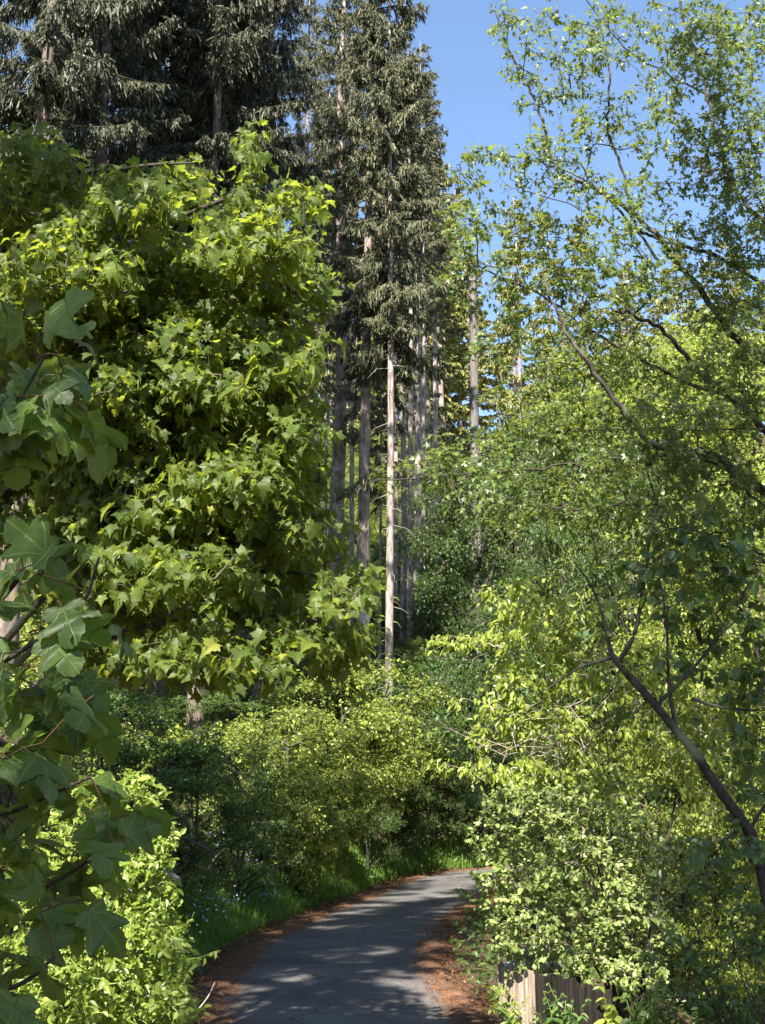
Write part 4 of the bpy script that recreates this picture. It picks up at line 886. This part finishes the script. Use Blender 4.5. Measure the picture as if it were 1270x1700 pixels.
for px, top, Y, pr, lab in [(455, 1050, 47, 'beech', 'slender sunlit sapling above the sunlit hazel bushes, nearest the maple'), (510, 1075, 49, 'beech3', 'shaded sapling left of the thick dark brown trunk foot'), (575, 1045, 52, 'beech', 'sunlit sapling between the thick dark trunk and the mottled brown one'),
                             (625, 1085, 53, 'beech3', 'shaded sapling directly left of the brightest pale trunk foot'), (690, 1060, 55, 'beech', 'sunlit sapling right of the brightest pale trunk foot')]:
    plant(pr, px, top, Y, px * .1, lab, None, .8)
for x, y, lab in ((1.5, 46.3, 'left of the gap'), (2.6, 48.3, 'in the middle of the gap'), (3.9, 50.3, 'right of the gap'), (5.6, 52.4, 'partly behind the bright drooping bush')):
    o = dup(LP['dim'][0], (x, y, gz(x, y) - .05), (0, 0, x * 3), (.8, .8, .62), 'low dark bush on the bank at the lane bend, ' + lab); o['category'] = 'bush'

# tall trees of the same wood standing behind and beside the viewer
for i, (pr, x, y, w, s) in enumerate([('dark', -5.0, 5.6, .62, 1.0), ('dark', -5.4, 10.8, .62, .95), ('dark', -7.8, 4, .75, 1.0), ('dark2', -8.2, 10.4, .7, 1.0), ('dark', -2.2, -5.5, .55, .93)]):
    put(pr, x, y, i * 1.7 + .5, (w, w, s), 'tall spruce of the same wood outside the left edge of the frame', 'spruces outside the frame')
_r = dup(LP['beech3'][0], (-2.5, -2.2, gz(-2.5, -2.2)), (0, 0, 1.0), (.55, .55, .95), 'broadleaf tree outside the left edge of the frame, behind the viewer')
_r['category'] = 'tree'
rng = np.random.default_rng(9)
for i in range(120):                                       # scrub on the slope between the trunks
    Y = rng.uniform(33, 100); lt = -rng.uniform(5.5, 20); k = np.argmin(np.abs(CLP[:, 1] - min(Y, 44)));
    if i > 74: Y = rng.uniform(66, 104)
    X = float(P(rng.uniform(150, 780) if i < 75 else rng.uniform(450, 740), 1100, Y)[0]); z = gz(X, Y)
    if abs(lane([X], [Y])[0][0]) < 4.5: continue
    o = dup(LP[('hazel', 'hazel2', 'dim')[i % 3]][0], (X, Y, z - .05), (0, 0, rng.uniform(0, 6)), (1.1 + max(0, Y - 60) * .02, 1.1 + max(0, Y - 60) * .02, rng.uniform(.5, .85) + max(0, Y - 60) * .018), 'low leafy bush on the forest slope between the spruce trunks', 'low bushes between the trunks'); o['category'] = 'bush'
# ------------------------------------------------------------------ verge, bank cover, litter
def scatter(n, ylo, yhi, lo, hi, rng, pw=1.0):
    """n points beside the lane, thinning with distance; returns world x, y, z"""
    t = rng.uniform(0, 1, n) ** pw; y = ylo + (yhi - ylo) * t
    lat = rng.uniform(lo, hi, n)
    k = np.searchsorted(CLP[:, 1], y).clip(1, len(CLP) - 1)
    x = CLP[k, 0] + CLN[k, 0] * lat; yy = CLP[k, 1] + CLN[k, 1] * lat
    return x, yy, ground(x, yy)

def stuff(o): o['kind'] = 'stuff'; return o
def cover(name, n, ylo, yhi, lo, hi, size, mat, seed, tpl=OVA, h=(.03, .35), pw=1.6, jit=.45, face=(0, -.3, .2)):
    rng = np.random.default_rng(seed); x, y, z = scatter(n, ylo, yhi, lo, hi, rng, pw)
    keep = (np.sin(x * 2.1 + 1.5 * np.sin(y * 1.1)) + np.sin(y * 1.7 + x) + rng.normal(0, .8, n)) > -1.0
    x, y, z = x[keep], y[keep], z[keep]; m_ = len(x)
    pos = np.stack([x, y, z + rng.uniform(*h, m_) * (.5 + .5 * np.abs(np.sin(x * 1.3) * np.cos(y * .9)))], 1)
    d = rng.normal(0, 1, (m_, 3)) * [1, 1, .35]; nn = np.array([[0, 0, 1.0]]) + np.array(face)[None] + rng.normal(0, jit, (m_, 3))
    b = MB(); leaves(b, tpl, pos, d, nn, size * np.exp(rng.normal(0, .3, m_)) * (1 + .012 * np.maximum(y - 20, 0)), rng)
    return stuff(b.build(name, mat))
cover('bank_ground_cover', 42000, 13, 70, -7.5, -1.95, .075, M_COV, 61)
cover('bank_ground_cover', 14000, 24, 70, -9, -2.6, .08, M_UND, 62, h=(.1, .5))
cover('forest_floor_cover', 70000, 28, 120, -50, -5, .13, M_UND, 63, h=(.05, .7), pw=1.2)
cover('slope_ground_cover', 18000, 13, 46, 1.8, 9, .08, M_COV, 64, h=(.02, .4))
cover('forest_floor_cover', 22000, 30, 120, 8, 60, .16, M_UND, 65, h=(.05, .7), pw=1.2)

cover('forest_floor_cover', 60000, 44, 46, -75, -12, .26, M_UND, 66, h=(.05, .9))
cover('bank_ground_cover', 9000, 38, 59, -9, -2.0, .10, M_COV, 67, h=(.05, .6), pw=1.0)
cover('forest_floor_cover', 36000, 22, 45, -18, -4.5, .10, M_UND, 68, h=(.03, .5), pw=1.0)
def grass(name, n, ylo, yhi, lo, hi, hgt, seed, pw=1.5):
    rng = np.random.default_rng(seed); x, y, z = scatter(n, ylo, yhi, lo, hi, rng, pw)
    H = hgt * rng.uniform(.45, 1.25, n) * (.6 + .5 * np.abs(np.sin(x * 1.9 + y * .8))); w = .006 * (1 + .02 * np.maximum(y - 15, 0)) * rng.uniform(.7, 1.5, n)
    a = rng.uniform(0, 6.283, n); l = np.stack([np.cos(a), np.sin(a), 0 * a], 1) * (H * rng.uniform(.15, .7, n))[:, None]
    s = np.stack([-np.sin(a), np.cos(a), 0 * a], 1) * w[:, None]; p0 = np.stack([x, y, z - .01], 1)
    up = np.array([0, 0, 1.0]) * H[:, None]
    V = np.stack([p0 - s, p0 + s, p0 + l * .3 + up * .6 + s * .8, p0 + l * .3 + up * .6 - s * .8, p0 + l + up * .95], 1)
    o = (np.arange(n) * 5)[:, None, None]
    b = MB(); b.add(V, [(np.array([[0, 1, 2, 3]])[None] + o).reshape(-1, 4), (np.array([[3, 2, 4]])[None] + o).reshape(-1, 3)], 0, False)
    return stuff(b.build(name, M_GRS))
grass('verge_grass', 26000, 13, 66, -3.0, -2.02, .34, 71)
grass('verge_grass', 5000, 12, 20, -3.4, -2.0, .42, 72)
grass('verge_grass', 5000, 30, 80, 2.5, 3.6, .30, 73)
grass('verge_grass', 1600, 4.5, 9, -2.6, -1.75, .30, 74)

# fallen needles and dead leaves on the lane edges, twigs and scraps on the asphalt
def litter(name, n, lo, hi, mat, seed, L=.05, W=.010, ylo=12, yhi=45, edge=0.0):
    rng = np.random.default_rng(seed); x, y, z = scatter(n, ylo, yhi, lo, hi, rng, 1.5)
    lat, zr = lane(x, y); z = np.maximum(z, zr + .012 - .012 * np.minimum(np.abs(lat), 2) ** 2) + .03 + rng.uniform(0, .02, n) + .03 * np.exp(-((np.abs(lat) - 1.8) / .35) ** 2)
    d = np.stack([rng.normal(size=n), rng.normal(size=n), rng.normal(size=n) * .15], 1)
    b = MB(); leaves(b, SML, np.stack([x, y, z], 1), d, np.array([[0, 0, 1.0]]) + rng.normal(0, .25, (n, 3)), L * rng.uniform(.5, 1.5, n), rng, width=W / L * 2)
    return stuff(b.build(name, mat))
M_DLF = leaf_mat('dead_leaf', [(0, (.10, .042, .02)), (.5, (.20, .085, .035)), (1, (.34, .18, .08))], (.3, .15, .05), .15, .7, .2)
litter('fallen_needles', 9000, -2.2, -1.30, M_DLF, 81)
litter('fallen_needles', 8000, 1.2, 1.95, M_DLF, 82)
litter('fallen_leaves', 600, 1.4, 2.2, M_DLF, 83, .07, .03)
litter('fallen_needles', 2200, -1.45, 1.45, M_DLF, 84, .035, .010, 13, 35)

# forget-me-nots and white flowers in the verge
def flowers(name, n, col, seed, ylo, yhi, lo, hi, h, sz):
    m, t, nd, lk = mat_new(name + '_petal'); p = N(nd, 'ShaderNodeBsdfPrincipled'); p.inputs['Base Color'].default_value = (*col, 1); p.inputs['Roughness'].default_value = .6
    o_ = N(nd, 'ShaderNodeOutputMaterial'); lk.new(p.outputs[0], o_.inputs[0])
    rng = np.random.default_rng(seed); x, y, z = scatter(n, ylo, yhi, lo, hi, rng, 1.0); pos = np.stack([x, y, z + rng.uniform(*h, n)], 1)
    b = MB(); nn = np.array([[0, -.7, .7]]) + rng.normal(0, .3, (n, 3))
    for k in range(5):
        a = k * 1.2566; d = np.stack([np.full(n, math.cos(a)), np.zeros(n), np.full(n, math.sin(a))], 1); leaves(b, RND, pos, d, nn, sz, rng, fold=(0, .1), droop=(0, .1))
    edges_tubes(b, np.stack([x, y, z - .02], 1), pos, np.full(n, .003), np.full(n, .002), 3, 1)
    return stuff(b.build(name, [m, M_STK]))
flowers('forget_me_nots', 420, (.22, .36, .75), 91, 17, 33, -3.4, -2.3, (.18, .42), .018)
flowers('white_wildflowers', 70, (.8, .8, .76), 92, 15, 32, -3.2, -2.2, (.25, .5), .02)

# two fallen branches on the bank
def log(label, pts, r0, r1, seed, mat):
    rng = np.random.default_rng(seed); c = catmull([P(*q) for q in pts], 8); off = c[0].copy()
    b = MB(); tube(b, c - off, np.linspace(r0, r1, len(c)), 9, 0, .08, rng)
    o = b.build('fallen_branch', mat); o.location = off; return tag(o, label, 'branch', 'fallen branches on the bank')
log('long thin fallen branch lying on the dark soil of the bank', [(268, 1372, 21.0), (310, 1392, 20.8), (357, 1416, 20.5)], .028, .016, 1, M_TWG)
log('short pale broken branch beside the top of the sunlit bramble', [(262, 1445, 17.2), (280, 1452, 17.0), (298, 1463, 16.8)], .045, .04, 2, M_SNG)
log('thin dry twig fallen at the left edge of the lane', [(318, 1690, 12.6), (345, 1655, 12.8), (357, 1630, 12.9)], .008, .004, 3, M_GRY)

# ------------------------------------------------------------------ weathered timber wall and the guard rail end
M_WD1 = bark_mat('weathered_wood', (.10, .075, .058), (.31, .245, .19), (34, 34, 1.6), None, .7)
M_WD2 = bark_mat('shaded_dark_wood', (.005, .004, .0035), (.024, .018, .015), (34, 34, 1.6), (.03, .04, .02), .9, .60)  # dark wood, with the shade lying on it also put into the colour
def plank(b, cx, cy, z0, z1, w, th, ang, rng, slant=0.0):
    n = 9; ca, sa = math.cos(ang), math.sin(ang); rows_ = 8
    u = np.linspace(-.5, .5, n); top = z1 + slant * u * w + rng.normal(0, .012, n) + .02 * np.sin(u * 9 + rng.uniform(0, 6))
    dep = rng.normal(0, .005, n); V = []
    for side in (0, 1):
        for r in range(rows_):
            t = r / (rows_ - 1); z = z0 + (top - z0) * t
            off = (-th / 2 if side == 0 else th / 2) + dep * (1 if side == 0 else -1) + rng.normal(0, .0015, n)
            ed = np.where(np.abs(u) > .49, .8, 1.0); off = off * ed
            V.append(np.stack([cx + ca * u * w - sa * off, cy + sa * u * w + ca * off, z], 1))
    V = np.concatenate(V); ix = np.arange(2 * rows_ * n).reshape(2, rows_, n); f = []
    for r in range(rows_ - 1):
        for k in range(n - 1):
            f.append([ix[0, r, k], ix[0, r, k + 1], ix[0, r + 1, k + 1], ix[0, r + 1, k]]); f.append([ix[1, r, k + 1], ix[1, r, k], ix[1, r + 1, k], ix[1, r + 1, k + 1]])
        f.append([ix[1, r, 0], ix[0, r, 0], ix[0, r + 1, 0], ix[1, r + 1, 0]]); f.append([ix[0, r, n - 1], ix[1, r, n - 1], ix[1, r + 1, n - 1], ix[0, r + 1, n - 1]])
    for k in range(n - 1): f.append([ix[0, -1, k], ix[0, -1, k + 1], ix[1, -1, k + 1], ix[1, -1, k]])
    b.add(V, [np.array(f)], 0, False)
def timber():
    rng = np.random.default_rng(6); base = P(900, 1700, 15.2)
    root = thing('timber_wall', 'weathered upright timber planks beside the lane, the first one pale and sunlit', 'wall', tuple(base))
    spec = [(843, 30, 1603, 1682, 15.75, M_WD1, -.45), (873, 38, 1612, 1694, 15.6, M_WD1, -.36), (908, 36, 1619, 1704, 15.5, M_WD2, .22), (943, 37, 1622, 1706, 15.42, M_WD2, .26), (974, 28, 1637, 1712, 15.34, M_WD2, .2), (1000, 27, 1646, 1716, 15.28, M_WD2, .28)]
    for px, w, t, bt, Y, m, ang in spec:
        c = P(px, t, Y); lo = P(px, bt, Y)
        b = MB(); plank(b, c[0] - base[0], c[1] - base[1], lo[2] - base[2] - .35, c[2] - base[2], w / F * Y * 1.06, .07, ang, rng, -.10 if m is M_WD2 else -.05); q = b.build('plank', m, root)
        if m is M_WD1: q['label'] = 'pale sunlit plank'
    rail = MB(); c0, c1 = P(850, 1640, 15.72), P(1015, 1690, 15.32)
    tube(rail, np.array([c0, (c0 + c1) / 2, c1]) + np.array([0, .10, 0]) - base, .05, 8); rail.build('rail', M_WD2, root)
timber()
def guard():
    m, t, nd, lk = mat_new('galvanised_steel'); tc = N(nd, 'ShaderNodeTexCoord'); nz = N(nd, 'ShaderNodeTexNoise'); nz.inputs['Scale'].default_value = 7; nz.inputs['Detail'].default_value = 7; lk.new(tc.outputs['Object'], nz.inputs['Vector'])
    r = ramp(nd, [(.38, (.13, .16, .09)), (.6, (.34, .36, .35))]); lk.new(nz.outputs[0], r.inputs[0]); p = N(nd, 'ShaderNodeBsdfPrincipled'); p.inputs['Metallic'].default_value = .5; p.inputs['Roughness'].default_value = .55
    lk.new(r.outputs[0], p.inputs['Base Color']); o_ = N(nd, 'ShaderNodeOutputMaterial'); lk.new(p.outputs[0], o_.inputs[0])
    a = P(838, 1594, 16.6); root = thing('guard_rail', 'dull grey steel guard rail end behind the pale plank', 'guard rail', tuple(a))
    prof = np.array([(0, -.15), (.03, -.13), (.03, -.05), (-.03, -.02), (-.03, .02), (.03, .05), (.03, .13), (0, .15)])   # W-beam section
    ang = np.linspace(math.pi * .55, -math.pi * .5, 9); R = .12
    path = [np.array([R * -math.sin(x) * 1.0, R * math.cos(x)]) for x in ang[:0]]
    pts = [np.array([.10 * math.cos(x) + .10, .10 * math.sin(x) + .05]) for x in np.linspace(math.pi * .35, math.pi * 1.5, 12)] + [np.array([.1 + s, -.05 + .42 * s]) for s in np.linspace(.2, .75, 6)]
    pts = np.array(pts); T = nrm(np.gradient(pts, axis=0)); Nn = np.stack([T[:, 1], -T[:, 0]], 1)
    V = np.stack([np.stack([pts[i, 0] + Nn[i, 0] * prof[:, 0], pts[i, 1] + Nn[i, 1] * prof[:, 0], prof[:, 1]], 1) for i in range(len(pts))])
    n, k = V.shape[:2]; ix = np.arange(n * k).reshape(n, k); b = MB(); b.add(V, [np.stack([ix[:-1, :-1], ix[:-1, 1:], ix[1:, 1:], ix[1:, :-1]], -1).reshape(-1, 4)], 0, True)
    o = b.build('rail', m, root); sm = o.modifiers.new('Solid', 'SOLIDIFY'); sm.thickness = .006
    for s in (.55,):
        b = MB(); x, y = .1 + s, -.05 + .42 * s + .12
        tube(b, np.array([(x, y, -1.6), (x, y, -.2), (x, y, .12)]), .055, 8); b.build('post', m, root)
guard()

# leafy plants in front of the wall
def herb(name, label, px, top, bot, Y, seed, size, mat, tpl=OVA, n=7, nst=1, group=None):
    rng = np.random.default_rng(seed); a = P(px, bot, Y); root = thing(name, label, 'plant', tuple(a), group); H = float(P(px, top, Y)[2] - a[2])
    for s in range(nst):
        dx, dy = rng.normal(0, .07, 2) * (nst > 1); hh = H * rng.uniform(.7, 1) if s else H
        c = catmull([(dx, dy, 0), (dx * 1.3 + rng.normal(0, .03), dy * 1.3, hh * .5), (dx * 2 + rng.normal(0, .05), dy * 2, hh)], 6)
        b = MB(); tube(b, c, np.linspace(.006, .003, len(c)), 5); b.build('stalk', M_STK, root)
        b = MB(); q = c[np.linspace(3, len(c) - 1, n).astype(int)]
        for sg in (-1, 1):
            az = np.arange(n) * 1.57 + rng.uniform(0, 6); d = np.stack([np.cos(az) * sg, np.sin(az) * sg, -.25 + 0 * az], 1); leaves(b, tpl, q, d, np.array([[0, -.4, 1.0]]) + rng.normal(0, .3, (n, 3)), size * np.linspace(1.15, .55, n), rng)
        b.build('foliage', mat, root)
herb('leafy_shoot', 'young shoot with large light green leaves at the right end of the planks', 1005, 1640, 1712, 14.9, 1, .16, M_YEL, OVA, 5, 2)
for i, (px, t, bt, Y, sz, mt, lab) in enumerate([(905, 1650, 1712, 15.1, .10, M_COV, 'dark nettle in front of the first dark plank'), (930, 1632, 1712, 15.0, .10, M_COV, 'tallest nettle in front of the dark planks'), (955, 1660, 1716, 14.9, .10, M_COV, 'nettle before the middle of the dark planks'),
                                            (846, 1650, 1712, 15.1, .08, M_BRT, 'sunlit weed growing up the pale planks'), (880, 1668, 1712, 15.1, .09, M_COV, 'nettle at the foot of the pale plank'), (1060, 1640, 1720, 14.4, .12, M_COV, 'bushy nettle right of the young leafy shoot'), (1110, 1650, 1720, 14.2, .12, M_COV, 'nettle under the dark bush in the corner'), (1170, 1640, 1720, 14.0, .12, M_COV, 'nettle farthest right in the corner')]):
    herb('nettle_plant', lab, px, t, bt, Y, 30 + i, sz, mt, OVA, 7, 3, 'nettles by the timber wall')
pixel_shrub('small_bush', 'small sunlit yellow-green bush left of the pale plank', 'bush', (1.42, 15.9), [(828, 1640, 22, 22, 15.6, .15), (838, 1668, 26, 20, 15.5, .15), (815, 1660, 12, 10, 15.6, .1), (848, 1622, 12, 12, 15.6, .1)], 8, OVA, .045, 5, M_BRT, 77, 5, face=np.array([-.2, -.5, .4]), spread=.05, twig=M_STK)

# pale tufts of old seed heads caught in the right-hand maple
def tuft(px, py, label, seed):
    rng = np.random.default_rng(seed); c = P(px, py, 14.3); n = 260; d = nrm(rng.normal(size=(n, 3))); b = MB()
    edges_tubes(b, d * .012, d * .075 * rng.uniform(.6, 1.1, n)[:, None] + rng.normal(0, .008, (n, 3)), np.full(n, .003), np.full(n, .0015), 3, 0)
    o = b.build('seed_head', M_TUF); o.location = c; tag(o, label, 'seed head', 'pale seed heads in the right-hand maple')
M_TUF = bark_mat('seed_fluff', (.40, .36, .32), (.62, .58, .53), (30, 30, 30), None, .1)
tuft(1160, 268, 'left one of the three pale fluffy seed heads in the right-hand maple', 1); tuft(1197, 261, 'upper right pale fluffy seed head in the right-hand maple', 2); tuft(1177, 286, 'lowest of the three pale fluffy seed heads in the right-hand maple', 3)
